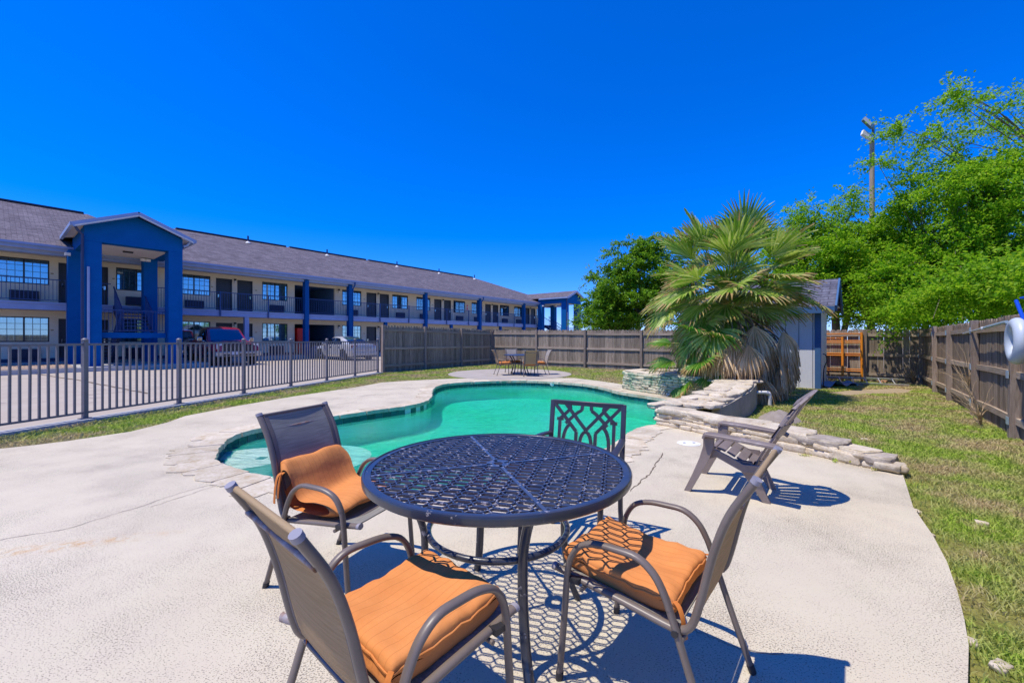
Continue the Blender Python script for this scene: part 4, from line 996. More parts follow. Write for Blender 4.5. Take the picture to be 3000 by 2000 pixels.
def make_sling_chair(label, group, m_sling, hero=True):
    t = thing('sling_chair', (0, 0, 0), 0, label, 'patio chair', group)
    nn = 10 if hero else 6
    for s in (-1, 1):
        mb = MB(); mb.tube(smooth_path(yz(FRAME, s*.222), 4 if hero else 2), .0165, nn, .0125, (1, 0, 0)); f = mb.build('side_frame', M['sling_frame'], t, 60)
        mb = MB(); mb.tube([(s*.222, -.3665, .882), (s*.222, -.374, .896)], .0185, 12, .0145, (1, 0, 0)); mb.build('end_cap', M['cap_grey'], f, 50)
        mb = MB(); mb.tube([(s*.222, .312, .4075), (s*.222, .328, .4095)], .018, 12, .014, (1, 0, 0)); mb.build('end_cap', M['cap_grey'], f, 50)
        pth = smooth_path(yz(ARM, s*.25), 4 if hero else 2); k = len(pth)
        i1 = int(k*.25); i2 = int(k*.80)
        sp = lambda a_, b_: pth[a_:b_+1]
        for nm, a_, b_ in (('front_leg', 0, i1), ('armrest', i1, i2), ('rear_leg', i2, k-1)):
            mb = MB(); mb.tube(sp(a_, b_), .0165 if nm == 'armrest' else .015, nn, .0115, (1, 0, 0)); l = mb.build(nm, M['sling_frame'], t, 60)
            if nm != 'armrest':
                e, g = (pth[0], pth[1]) if nm == 'front_leg' else (pth[-1], pth[-2]); d = (g-e).normalized()
                mb = MB(); mb.tube([e-Vector((0, 0, 0)), e+d*.03], .0172, 10, .0137, (1, 0, 0)); mb.build('foot_cap', M['dark_plastic'], l, 50)
        mb = MB(); mb.bar((s*.236, .24, .398), (s*.236, .20, .398), .035, .02); mb.tube([(s*.215, -.152, .372), (s*.268, -.152, .372)], .011, 8); mb.build('bracket', M['dark_plastic'], t, 40)
    for y, z, m_ in ((.19, .375, 'sling_frame'), (-.165, .345, 'sling_frame'), (-.329, .805, 'rust')):
        mb = MB(); mb.tube([(-.25 if z < .5 else -.222, y, z), (.25 if z < .5 else .222, y, z)], .0085, 8); mb.build('crossbar', M[m_], t, 50)
    sb = sling_surface([(-.193,.405),(-.213,.47),(-.253,.64),(-.298,.77),(-.362,.882)], -.185, .185, .006, .012).build('backrest', m_sling, t, 50, 0)
    for s in (-1, 1): sling_surface([(-.192,.405),(-.212,.47),(-.252,.64),(-.297,.77),(-.361,.882)], s*.184, s*.208, .010).build('hem', M['sling_hem'], sb, 50)
    mb = MB(); mb.tube([(-.205, -.363, .884), (.205, -.363, .884)], .009, 8); mb.build('top_hem', M['sling_hem'] if m_sling == M['sling_grey'] else m_sling, sb, 50)
    sling_surface([(.30,.407),(.2,.397),(.03,.382),(-.09,.368),(-.15,.368)], -.206, .206, .006, .025).build('seat', M['sling_grey'] if hero else m_sling, t, 50)
    return t
def cushion(label, loc, rz, wd, dp, h, group=None, tilt=-.05, sag=.015, seed=1, dent=0):
    t = thing('seat_cushion', loc, rz, label, 'cushion', group); r = random.Random(seed)
    nx, ny = 30, 30; ph = [r.uniform(0, 6.3) for _ in range(8)]
    def surf(u, v, s):
        e = max(0.0, (1-abs(u)**10)*(1-abs(v)**10))**.36
        rx = wd/2*(1-.07*(1-e))*u; ry = dp/2*(1-.07*(1-e))*v
        # corners pulled in a little, edges bowed
        rx *= 1-.035*(1-v*v); ry *= 1-.035*(1-u*u)
        wr = (.0030*(math.sin(9*u+3*v+ph[0])+math.sin(5*u-8*v+ph[1])) + .0035*math.sin(17*v+3*u*u+ph[2])*abs(u)**2 + .0035*math.sin(15*u+2*v*v+ph[3])*abs(v)**2)
        z = s*h/2*e*(1 - (.22*(1-u*u)*(1-v*v) if s > 0 else 0)) + (wr if s > 0 else wr*.5)
        z += -sag*(1-v*v)*.8 - dent*math.exp(-((u-.1)**2+(v+.2)**2)/.2)*(s > 0)
        return Vector((rx, ry, z + ry*tilt*-1))
    us = [math.sin(math.pi/2*x) for x in np.linspace(-1, 1, nx)]
    mb = MB(); mb.grid([[surf(u, v, 1) for v in us] for u in us]); mb.grid([[surf(u, v, -1) for v in us] for u in us])
    me = mb.mesh('pad', M['cushion'], 0); bm = bmesh.new(); bm.from_mesh(me); bmesh.ops.remove_doubles(bm, verts=bm.verts, dist=.0015); bmesh.ops.recalc_face_normals(bm, faces=bm.faces); bm.to_mesh(me); bm.free()
    me.shade_smooth(); put('pad', me, t)
    pts = []
    for a_, b_ in ((-1, -1), (1, -1), (1, 1), (-1, 1)):
        c, d = {(-1, -1): ((-1, -1), (1, -1)), (1, -1): ((1, -1), (1, 1)), (1, 1): ((1, 1), (-1, 1)), (-1, 1): ((-1, 1), (-1, -1))}[(a_, b_)]
        for k in range(12):
            q = k/12; u = c[0]+(d[0]-c[0])*q; v = c[1]+(d[1]-c[1])*q; p = surf(u*.995, v*.995, 1); pts.append(p + Vector((0, 0, .0)))
    mb = MB(); mb.tube([p*1.0 for p in pts], .0045, 6, closed=True); mb.build('piping', M['cushion'], t, 60)
    for s in (-1, 1):
        c = surf(s*.97, -.97, 1); pth = smooth_path([c, c+Vector((s*.015, -.02, -.005)), c+Vector((s*.022, -.035, -.04)), c+Vector((s*.018+r.uniform(-.01, .01), -.04, -.10))], 4)
        mb = MB(); mb.tube(pth, .009, 6, .002, (0, 1, 0)); mb.build('tie', M['cushion_trim'], t, 60)
    return t
near_g = 'sling chairs round the near table'
ch = make_sling_chair('bronze sling chair with tan mesh back seen from behind, nearest the camera', near_g, M['sling_tan'])
ch.location = (-.37, 1.295, 0); ch.rotation_euler = (0, 0, angle_of((.66, .75)))
c3 = dup(ch, (.560, 1.615, 0), angle_of((-.775, .632)), 'bronze sling chair turned side on to the right of the near table, tan mesh back', near_g)
c2 = make_sling_chair('bronze sling chair with grey mesh back and folded cushion, between pool and near table', near_g, M['sling_grey'])
c2.location = (-.935, 2.315, 0); c2.rotation_euler = (0, 0, angle_of((.923, -.384)))
mb = MB(); mb.tube([(-.25, -.160, .385), (-.345, -.195, .385)], .016, 10, .012, (0, 0, 1)); mb.build('loose_crossbar_end', M['rust'], ch, 50)
def on(obj, x, y, z): return obj.matrix_basis @ Vector((x, y, z))
for o_ in (ch, c2, c3): o_.matrix_basis
from mathutils import Euler
def W(o, p): return Matrix.Translation(o.location) @ Euler(o.rotation_euler).to_matrix().to_4x4() @ Vector(p)
cg = 'orange striped cushions of the near chairs'
cushion('sagging square orange cushion on the sling chair nearest the camera', W(ch, (0, .075, .437)), ch.rotation_euler.z, .42, .44, .10, cg, -.07, .012, 3)
cushion('orange cushion under the table lattice shadow on the side-on right chair', W(c3, (0, .085, .432)), c3.rotation_euler.z, .41, .46, .085, cg, -.08, .02, 8, .01)
# buckled cushion slumped against the back of the far left chair
t = thing('seat_cushion', W(c2, (0, 0, 0)), c2.rotation_euler.z, 'orange cushion folded up against the grey mesh back of the pool side chair', 'cushion', cg)
prof = smooth_path([(0, .165, .425), (0, .13, .462), (0, .04, .470), (0, -.05, .462), (0, -.105, .475), (0, -.145, .535), (0, -.172, .60), (0, -.212, .648), (0, -.25, .64), (0, -.247, .57), (0, -.205, .48), (0, -.165, .41), (0, -.05, .398), (0, .08, .398)], 4, True)
mb = MB(); P = []
for i, u in enumerate(np.linspace(-1, 1, 26)):
    e = max(0, 1-abs(u)**14)**.45; row = []; cy = -.06; cz = .47
    for k, p in enumerate(prof):
        w_ = .005*math.sin(4*u+k*.35)+.0025*math.sin(9*u-k*.25)
        row.append(Vector((u*.212, cy+(p.y-cy)*(.80+.20*e), cz+(p.z-cz)*(.78+.22*e)+w_*e)))
    P.append(row+[row[0]])
mb.grid(P); me = mb.mesh('pad', M['cushion'], 0); bm = bmesh.new(); bm.from_mesh(me); bmesh.ops.remove_doubles(bm, verts=bm.verts, dist=.001); bmesh.ops.recalc_face_normals(bm, faces=bm.faces); bm.to_mesh(me); bm.free(); me.shade_smooth(); put('pad', me, t)
for dx in (0, .02):
    mb = MB(); mb.tube(smooth_path([(.205+dx, -.20, .60), (.222+dx, -.205, .585), (.232+dx, -.21, .53), (.236+dx, -.212, .47-.02*dx*50)], 4), .010, 6, .002, (0, 1, 0)); mb.build('tie', M['cushion_trim'], t, 60)

# ---- near table with cast lattice top
TC = Vector((-.065, 1.965, 0)); TZ = .715; TR = .607
tb = thing('patio_table', TC, 0, 'near round dark blue cast iron table with chipped lattice top', 'table', 'round tables')
mb = MB(); mb.lathe([(TR-.038, TZ-.012), (TR-.038, TZ+.001), (TR-.014, TZ+.002), (TR-.012, TZ+.006), (TR-.004, TZ+.005), (TR, TZ-.003), (TR-.001, TZ-.025), (TR-.010, TZ-.033), (TR-.020, TZ-.031), (TR-.020, TZ-.014), (TR-.038, TZ-.012)], n=96, caps=False)
mb.build('rim', M['table_rim'], tb, 30)
def clip(p, q, r):                                       # clip segment to circle
    d = (q[0]-p[0], q[1]-p[1]); A = d[0]**2+d[1]**2; B = 2*(p[0]*d[0]+p[1]*d[1]); C_ = p[0]**2+p[1]**2-r*r; D = B*B-4*A*C_
    if D <= 0: return None
    t0, t1 = max(0, (-B-D**.5)/(2*A)), min(1, (-B+D**.5)/(2*A))
    if t1-t0 < .02: return None
    return ((p[0]+d[0]*t0, p[1]+d[1]*t0), (p[0]+d[0]*t1, p[1]+d[1]*t1))
mb = MB(); rot = R(-14); per = .150; row = .043; amp = .0165; RI = TR-.037
def rotp(p): return (p[0]*math.cos(rot)-p[1]*math.sin(rot), p[0]*math.sin(rot)+p[1]*math.cos(rot))
for k in range(-13, 14):
    for sg in (-1, 1):
        pts = []; x = -per*7 + (k % 2)*per/2
        while x < per*7:
            pts += [(x-per*.17, k*row+sg*amp), (x+per*.17, k*row+sg*amp), (x+per*.33, k*row-sg*amp), (x+per*.67, k*row-sg*amp)]; x += per
        for p, q in zip(pts[:-1], pts[1:]):
            if (q[0]-p[0])**2 < 1e-9: continue
            c = clip(p, q, RI)
            if c:
                a_, b_ = rotp(c[0]), rotp(c[1]); mb.bar((*a_, TZ-.006), (*b_, TZ-.006), .0052, .009)
lat = tag(mb.build('lattice', M['table_iron'], tb, 0), kind='stuff')
mb = MB()
ld = [Vector((.315, -.949, 0)), Vector((.949, .315, 0)), Vector((-.315, .949, 0)), Vector((-.949, -.315, 0))]
for d in ld: mb.bar(d*.03+Vector((0, 0, TZ-.003)), d*RI+Vector((0, 0, TZ-.003)), .015, .008)
mb.lathe([(.022, TZ-.006), (.022, TZ+.001), (.055, TZ+.001), (.055, TZ-.006), (.022, TZ-.006)], n=28, caps=False); mb.build('hub', M['table_iron'], tb, 30)
for d in ld:
    pth = smooth_path([d*r+Vector((0, 0, z)) for r, z in ((.50, .668), (.46, .655), (.40, .59), (.352, .48), (.34, .40), (.345, .26), (.375, .10), (.415, 0))], 4)
    mb = MB(); mb.tube(pth, .021, 10, .016, d.cross(Vector((0, 0, 1)))); mb.build('leg', M['table_rim'], tb, 60)
mb = MB(); mb.tube([(.322*math.cos(t), .322*math.sin(t), .425) for t in np.linspace(0, 2*np.pi, 65)[:-1]], .014, 8, closed=True, up=(0, 0, 1)); mb.build('ring', M['table_rim'], tb, 60)
mb = MB(); mb.tube([(.36*math.cos(t), .36*math.sin(t), TZ-.018) for t in np.linspace(0, 2*np.pi, 65)[:-1]], .009, 6, closed=True, up=(0, 0, 1)); mb.build('support_ring', M['table_rim'], tb, 60)

# ---- cast chair with fretwork back
ic = thing('cast_iron_chair', (.375, 2.60, 0), angle_of((-.47, -.88)), 'dark cast metal chair with fretwork back, between the near table and the pool', 'patio chair')
def bk(x, z): return Vector((x, -.225-(z-.42)*.16, z))
fr = MB()
for p, q in (((-.25, .40), (-.25, .868)), ((.25, .40), (.25, .868)), ((-.25, .855), (.25, .855)), ((-.25, .44), (.25, .44))): fr.bar(bk(*p), bk(*q), .032, .018, (0, 1, 0))
bo = fr.build('back_frame', M['iron_chair'], ic, 40, .004)
fm = MB()
def strip(pl, w=.021):
    for (a_, b_) in zip(pl[:-1], pl[1:]):
        fm.bar(bk(*a_), bk(*b_), w, .014, (0, 1, 0))
def circ(cx, cz, rx, rz, a0, a1, n=10): return [(cx+rx*math.cos(a0+(a1-a0)*i/n), cz+rz*math.sin(a0+(a1-a0)*i/n)) for i in range(n+1)]
for s in (-1, 1):
    strip([(s*.19, .44), (s*.19, .735)], .02); strip([(s*.21, .742), (s*.165, .742)], .02)
    strip([(s*.235, .845), (s*.16, .765), (s*.105, .705), (s*.068, .665), (s*.066, .52), (s*.10, .46)])
    strip([(s*.20, .735), (s*.155, .775), (s*.115, .815), (s*.125, .85)]); strip([(s*.155, .85), (s*.11, .80), (s*.06, .745), (s*.0, .68)])
    strip([(s*.03, .85), (s*.034, .81), (s*.06, .795), (s*.10, .76), (s*.145, .715)])
    strip(circ(s*.105, .585, .055, .125, math.pi/2, math.pi/2+s*math.pi*-1, 12))
strip(circ(0, .565, .042, .105, 0, 2*math.pi, 20))
fm.build('fretwork', M['iron_chair'], ic, 0)
mb = MB()
for i in range(11): x = -.225+.45*i/10; mb.bar((x, -.22, .425), (x, .22, .43), .022, .012)
mb.box(-.245, .245, .20, .235, .41, .435); mb.box(-.245, .245, -.235, -.20, .41, .435); mb.build('seat', M['iron_chair'], ic, 0, .003)
for s in (-1, 1):
    mb = MB(); mb.tube(smooth_path([(s*.25, -.25, .645), (s*.272, -.12, .65), (s*.285, .05, .645), (s*.285, .18, .625), (s*.275, .225, .56), (s*.262, .225, .44)], 4), .022, 8, .012, (1, 0, 0)); mb.build('armrest', M['iron_chair'], ic, 60)
    mb = MB(); mb.tube([(s*.245, .22, .42), (s*.24, .235, .2), (s*.245, .24, 0)], .016, 8); mb.build('leg', M['iron_chair'], ic, 60)
    mb = MB(); mb.tube([(s*.245, -.22, .42), (s*.24, -.24, .2), (s*.245, -.27, 0)], .016, 8); mb.build('leg', M['iron_chair'], ic, 60)

# ---- plastic adirondack chair
ad = thing('adirondack_chair', (1.925, 3.64, 0), angle_of((-.79, .61)), 'faded brown plastic adirondack chair facing the pool, slatted shadow on the deck', 'chair')
def slab(name, rows, th, parent, mat=None, bev=.004):      # rows of (left, right) points
    mb = MB(); top = [[Vector(a_), Vector(b_)] for a_, b_ in rows]; N = len(top)
    vs = []; 
    for i in range(N):
        d = (top[min(i+1, N-1)][0]-top[max(i-1, 0)][0]); e = top[i][1]-top[i][0]; nn = d.cross(e).normalized()
        vs += [top[i][0], top[i][1], top[i][1]-nn*th, top[i][0]-nn*th]
    fs = [(0, 1, 2, 3), tuple(4*(N-1)+i for i in (3, 2, 1, 0))]
    for i in range(N-1):
        for j in range(4): fs.append((4*i+j, 4*i+(j+1) % 4, 4*i+4+(j+1) % 4, 4*i+4+j))
    mb.add(vs, fs); return mb.build(name, mat or M['plastic'], parent, 40, bev)
seat_pts = [(.142, .355), (.125, .39), (.06, .385), (0, .362), (-.07, .325), (-.13, .292), (-.2, .265)]
sp = smooth_path([(0, y, z) for y, z in seat_pts], 8); L_ = [0]
for a_, b_ in zip(sp[:-1], sp[1:]): L_.append(L_[-1]+(b_-a_).length)
def spt(s): i = min(max(int(np.searchsorted(L_, s))-1, 0), len(sp)-2); return sp[i].lerp(sp[i+1], (s-L_[i])/max(1e-6, L_[i+1]-L_[i]))
for k in range(5):
    s0 = L_[-1]*k/5+.006; s1 = L_[-1]*(k+1)/5-.006
    hw = .225-.012*k
    slab('seat_slat', [((-hw, p.y, p.z), (hw, p.y, p.z)) for p in (spt(s0+(s1-s0)*i/5) for i in range(6))], .016, ad)
def bp(h): y = -.215-.36*h**1.12; z = .265+.635*h; return y, z
nsl = 6
for k in range(nsl):
    u0, u1 = (k-nsl/2)/(nsl/2), (k+1-nsl/2)/(nsl/2); um = (u0+u1)/2; htop = 1-.20*um*um
    rows = []
    for i in range(15):
        h = htop*i/14; y, z = bp(h); hw = .185+.105*math.sin(min(1, h/.72)*math.pi/2)-.05*max(0, h-.72)/.28; cv = .05*um*um
        gq = .008 if h > .03 else 0; rows.append(((u0*hw+gq, y+cv, z), (u1*hw-gq, y+cv, z)))
    slab('back_slat', rows, .016, ad)
for h0, h1 in ((.42, .58), (0, .08)):
    rows = []
    mb = MB(); P = []; Q = []
    for u in np.linspace(-1, 1, 13):
        a_ = []; b_ = []
        for h in (h0, (h0+h1)/2, h1):
            y, z = bp(h); hw = .185+.105*math.sin(min(1, h/.72)*math.pi/2); cv = .05*u*u; a_.append((u*hw*.99, y+cv-.004, z)); b_.append((u*hw*.99, y+cv-.030, z))
        P.append(a_); Q.append(b_)
    mb.grid(P); mb.grid(Q); mb.add([p for r_ in P for p in (r_[0], r_[-1])]+[p for r_ in Q for p in (r_[0], r_[-1])], [(2*i, 2*i+2, 26+2*i+2, 26+2*i) for i in range(12)]+[(2*i+1, 2*i+3, 26+2*i+3, 26+2*i+1) for i in range(12)]); mb.build('back_brace', M['plastic'], ad, 40)
P = []; Q = []
for u in np.linspace(-1, 1, 21):
    a_ = []; b_ = []
    for q in (.09, .045, 0):
        h = 1-.20*u*u-q; y, z = bp(h); hw = .185+.105*math.sin(min(1, h/.72)*math.pi/2)-.05*max(0, h-.72)/.28; cv = .05*u*u; a_.append((u*hw, y+cv+.002, z)); b_.append((u*hw, y+cv-.022, z))
    P.append(a_); Q.append(b_)
mb = MB(); mb.grid(P); mb.grid(Q); mb.grid([[p[-1], q_[-1]] for p, q_ in zip(P, Q)]); mb.grid([[p[0], q_[0]] for p, q_ in zip(P, Q)]); mb.build('top_rail', M['plastic'], ad, 40)
for s in (-1, 1):
    slab('armrest', [((s*.30-.055, y, z), (s*.30+.055 if y > -.2 else s*.29+.035, y, z)) for y, z in ((.175, .475), (.165, .508), (.14, .518), (.05, .515), (-.05, .510), (-.15, .503), (-.28, .494), (-.36, .488), (-.39, .47))], .026, ad, None, .006)
    mb = MB()
    fl = [(s*.285, .13, .505, .085), (s*.28, .135, .40, .08), (s*.283, .165, .30, .075), (s*.287, .23, .15, .06), (s*.29, .30, 0, .05)]
    P = [[(x-.022, y-w_/2, z), (x+.022, y-w_/2, z), (x+.022, y+w_/2, z), (x-.022, y+w_/2, z)] for x, y, z, w_ in fl]
    mb.grid([r_+[r_[0]] for r_ in P]); mb.f.append((len(mb.v)-5, len(mb.v)-4, len(mb.v)-3, len(mb.v)-2)); mb.m.append(0); mb.build('front_leg', M['plastic'], ad, 40, .005)
    mb = MB()
    fl = [(s*.215, -.10, .31, .15), (s*.21, -.15, .22, .10), (s*.20, -.22, .10, .075), (s*.195, -.275, 0, .055)]
    P = [[(x-.02, y-w_/2, z), (x+.02, y-w_/2, z), (x+.02, y+w_/2, z), (x-.02, y+w_/2, z)] for x, y, z, w_ in fl]
    mb.grid([r_+[r_[0]] for r_ in P]); mb.f.append((len(mb.v)-5, len(mb.v)-4, len(mb.v)-3, len(mb.v)-2)); mb.m.append(0); mb.build('rear_leg', M['plastic'], ad, 40, .005)
    mb = MB(); sd_ = [(.15, .38), (.08, .375), (-.02, .335), (-.12, .29), (-.24, .30), (-.24, .235), (-.12, .225), (-.02, .27), (.08, .315), (.185, .27)]
    mb.prism(sd_, s*.25-.012, s*.25+.012, xf=lambda v: Vector((v.z, v.x, v.y))); mb.build('side_apron', M['plastic'], ad, 0, .004)

# ---- distant set on the round pad
tb2 = thing('patio_table', (.285, 15.2, .012), 0, 'distant round table on the grey concrete pad by the fence', 'table', 'round tables')
mb = MB(); mb.lathe([(0, .70), (.56, .70), (.6, .69), (.6, .715), (.57, .722), (0, .722)], n=40); mb.build('tabletop', M['table_rim'], tb2, 30)
for d in ld:
    d2 = Vector((d.x*.8-d.y*.6, d.x*.6+d.y*.8, 0)); mb = MB(); mb.tube(smooth_path([d2*r+Vector((0, 0, z)) for r, z in ((.48, .70), (.36, .56), (.30, .40), (.31, .2), (.40, 0))], 3), .022, 6); mb.build('leg', M['table_rim'], tb2, 60)
mb = MB(); mb.tube([(.30*math.cos(t), .30*math.sin(t), .40) for t in np.linspace(0, 2*np.pi, 33)[:-1]], .014, 6, closed=True, up=(0, 0, 1)); mb.build('ring', M['table_rim'], tb2, 60)
fg = 'sling chairs round the distant table'
f1 = make_sling_chair('left chair of the distant set, brown mesh, nearest the wooden fence corner', fg, M['sling_tan'], False)
f1.location = (-.32, 14.95, .012); f1.rotation_euler = (0, 0, angle_of((.93, .25)))
f2 = dup(f1, (.60, 14.55, .012), angle_of((-.18, 1)), 'chair of the distant set with its brown mesh back turned squarely to the camera', fg)
f4 = make_sling_chair('far chair of the distant set, pale mesh back facing us across the table', fg, M['sling_pale'], False)
f4.location = (.05, 15.85, .012); f4.rotation_euler = (0, 0, angle_of((.25, -.97)))
f3 = dup(f4, (1.02, 15.15, .012), angle_of((-.93, -.2)), 'right chair of the distant set, pale mesh back, on the palm side of its table', fg)
cg2 = 'orange cushions of the distant set'
for o_, lb in ((f1, 'orange cushion on the left chair of the distant set'), (f2, 'orange cushion on the distant chair whose back is to the camera'), (f3, 'orange cushion on the right chair of the distant set'), (f4, 'orange cushion on the far chair behind the distant table')):
    cushion(lb, W(o_, (0, .07, .437)), o_.rotation_euler.z, .43, .44, .10, cg2, -.07, .01, len(lb))
# ------------------------------------------------------------------ wooden fences
def wood_fence(label, p0, p1, h0, h1, posts, side, mat, seed, near=False, group='wooden fences round the pool yard', braces=False):
    """boards from p0 to p1; rails and posts on the yard side (local -y * side)"""
    d = p1-p0; L = d.length; rz = math.atan2(d.y, d.x); t = thing('wooden_fence', p0, rz, label, 'fence', group); r = random.Random(seed)
    bw = .143; protos = []
    for k in range(5):
        mb = MB(); w_ = bw/2-.0012; c = .032
        mb.prism([(-w_, -.02), (w_, -.02), (w_, 1.0-c), (w_-c, 1.0), (-w_+c, 1.0), (-w_, 1.0-c)], -.009, .009, xf=lambda v: Vector((v.x, v.z, v.y))); protos.append(mb.mesh('board', mat, 0))
    n = int(L/bw)
    # boards keep a real dog-ear: scale only the height by a few per cent
    for i in range(n):
        x = (i+.5)*L/n; h = h0+(h1-h0)*x/L + r.uniform(-.012, .014)
        o = put('board', protos[i % 5], t, loc=(x, r.uniform(-.004, .004), -.03), rot=(0, r.uniform(-.004, .004), 0), scale=(1, 1, h/1.0))
    ys = -side
    for a_, b_ in zip(posts[:-1], posts[1:]):
        hm = lambda x: h0+(h1-h0)*x/L
        for f in (.13, .50, .88):
            mb = MB(); sag = r.uniform(-.015, .01)
            xm = (a_+b_)/2
            for x0, x1, z0, z1 in ((a_+.045, xm, f*hm(a_), f*hm(xm)+sag), (xm, b_-.045, f*hm(xm)+sag, f*hm(b_))):
                mb.bar((x0, ys*.030, z0), (x1, ys*.030, z1), .038, .086)
            mb.build('rail', M['rail'], t, 0, 0)
            if braces:
                mb = MB(); mb.box(a_-.05, a_+.05, ys*.112-.004, ys*.112+.004, f*hm(a_)-.05, f*hm(a_)+.05); mb.build('bracket', M['bracket'], t, 0)
    for x in posts:
        mb = MB(); w_ = .046; z = (h0+(h1-h0)*x/L)*r.uniform(.97, 1.0); mb.box(-w_, w_, -w_, w_, -.1, z)
        o = mb.build('post', M['post'], t, 0, .004); o.location = (x, ys*.058, 0); o.rotation_euler = (r.uniform(-.012, .012), r.uniform(-.012, .012), 0)
    return t
wood_fence('weathered wooden fence in shade, running from the metal fence back towards the far corner', FENCE_L0, FENCE_C1, 1.87, 1.78, [.05, 2.25, 4.55, 6.85], 1, M['board'], 3)
wood_fence('grey brown wooden fence across the back of the yard, behind distant table and shed', FENCE_C1, FENCE_C2, 1.79, 1.60, [.1, 2.82, 5.39, 7.94, 10.5, 13.0, 14.95, 16.2], 1, M['board'], 5)
wood_fence('tall wooden fence on the right of the lawn, white ring hanging on it', FENCE_C2, R_out, 1.60, 1.70, [.1, 2.5, 4.3, 6.5, 8.6, 10.7, 12.9, 15.0], 1, M['board_brown'], 9, True, braces=True)
# ------------------------------------------------------------------ metal fence
mf = thing('metal_fence', P0, math.atan2(FD.y, FD.x), 'taupe metal picket fence between the car park and the pool deck', 'fence')
bay = (P6-P0).length/6
pk = MB(); pk.box(-.0125, .0125, -.0125, .0125, .11, 1.225); pk_me = pk.mesh('picket', M['iron_fence'], 0)
ps = MB(); ps.box(-.03, .03, -.03, .03, .03, 1.27); ps_me = ps.mesh('post', M['iron_fence'], 0)
cp = MB(); cp.lathe([(.042, 0), (.046, .012), (.038, .03), (.018, .042), (0, .045)], n=16); cp_me = cp.mesh('post_cap', M['iron_fence'], 40)
ft = MB(); ft.box(-.065, .065, -.055, .055, .03, .042); ft_me = ft.mesh('foot_plate', M['iron_fence'], 0)
for k in range(-3, 7):
    o = put('post', ps_me, mf, loc=(k*bay, 0, 0)); put('post_cap', cp_me, o, loc=(0, 0, 1.27)); put('foot_plate', ft_me, o)
    if k == 6: break
    for z, h in ((1.21, .035), (.125, .03)):
        mb = MB(); mb.box(k*bay+.03, (k+1)*bay-.03, -.016, .016, z-h/2, z+h/2); mb.build('rail', M['iron_fence'], mf, 0)
    for i in range(1, 14): put('picket', pk_me, mf, loc=(k*bay+.03+(bay-.06)*i/14, 0, 0), rot=(random.uniform(-.004, .004), random.uniform(-.004, .004), 0))

# ------------------------------------------------------------------ stone planter and ledge
from mathutils import noise as mnoise
def stone_mesh(seed, mat, ns=3, blocky=.74):
    bm = bmesh.new(); bmesh.ops.create_cube(bm, size=1.0); bmesh.ops.subdivide_edges(bm, edges=bm.edges[:], cuts=ns, use_grid_fill=True)
    for v in bm.verts:
        p = v.co.copy(); s = p.normalized()*.56; v.co = p*blocky + s*(1-blocky)
        q = v.co*2.2 + Vector((seed*7.3, seed*3.1, seed*1.7)); v.co += v.co.normalized()*mnoise.noise(q)*.10 + Vector((0, 0, mnoise.noise(q*1.7)*.06))
    me = bpy.data.meshes.new('stone'); bm.to_mesh(me); bm.free(); me.materials.append(mat); me.shade_smooth(); return me
SG = [stone_mesh(k, M['stone_green']) for k in range(9)]; SN = [stone_mesh(k+20, M['stone']) for k in range(9)]
FLAT = [stone_mesh(k+40, M['cap'], 3, .85) for k in range(7)]; FLATD = [stone_mesh(k+60, M['cap_dark'], 3, .85) for k in range(4)]
def stone_courses(parent, path, zs_top, nc, protos, seed, depth=.16, lmin=.13, lmax=.30, zbase=0.0):
    """courses of stones along a polyline; outward normal is to the right of the walk"""
    r = random.Random(seed); P = [Vector((x, y, 0)) for x, y in path]; c = [0]
    for a_, b_ in zip(P[:-1], P[1:]): c.append(c[-1]+(b_-a_).length)
    def loc(s): i = min(max(int(np.searchsorted(c, s))-1, 0), len(P)-2); t = (s-c[i])/(c[i+1]-c[i]); return P[i].lerp(P[i+1], t), (P[i+1]-P[i]).normalized()
    for k in range(nc):
        s = -r.uniform(0, .1)
        while s < c[-1]:
            l = r.uniform(lmin, lmax); sm = min(max(s+l/2, .01), c[-1]-.01); p, d = loc(sm); f = sm/c[-1]
            top = zs_top[0]+(zs_top[1]-zs_top[0])*f; ch = (top-zbase)/nc; nn = Vector((d.y, -d.x, 0))
            q = p + nn*r.uniform(-.02, .015)
            put('stone', protos[r.randrange(len(protos))], parent, loc=(q.x, q.y, zbase+(k+.5)*ch), rot=(r.uniform(-.08, .08), r.uniform(-.06, .06), math.atan2(d.y, d.x)+r.uniform(-.06, .06)+(math.pi if r.random() < .5 else 0)), scale=(l*1.02, depth, ch*r.uniform(.98, 1.14)))
            s += l
pn = thing('stone_planter', (0, 0, 0), 0, 'curved stone planter at the pool edge with algae stained stacked stones, palm growing in it', 'planter')
A = (3.0, 10.9); B = (3.3, 10.15); C1 = (3.75, 9.45); C2 = (4.15, 8.95); C3 = (4.32, 8.62)
front = [(p.x, p.y) for p in smooth_path([(*A, 0), (*B, 0), (*C1, 0), (*C2, 0), (*C3, 0)], 4)]
stone_courses(pn, front[::-1], (.44, .43), 7, SG, 4, .17, .12, .28)
stone_courses(pn, [(3.55, 11.35), A][::1], (.44, .44), 7, SG, 14, .17, .12, .24)
wing_l = [C3, (3.75, 7.9), (3.3, 7.35), (2.75, 6.95), (2.38, 6.72)]
stone_courses(pn, wing_l[::-1], (.22, .42), 4, SG, 6, .17, .12, .26)
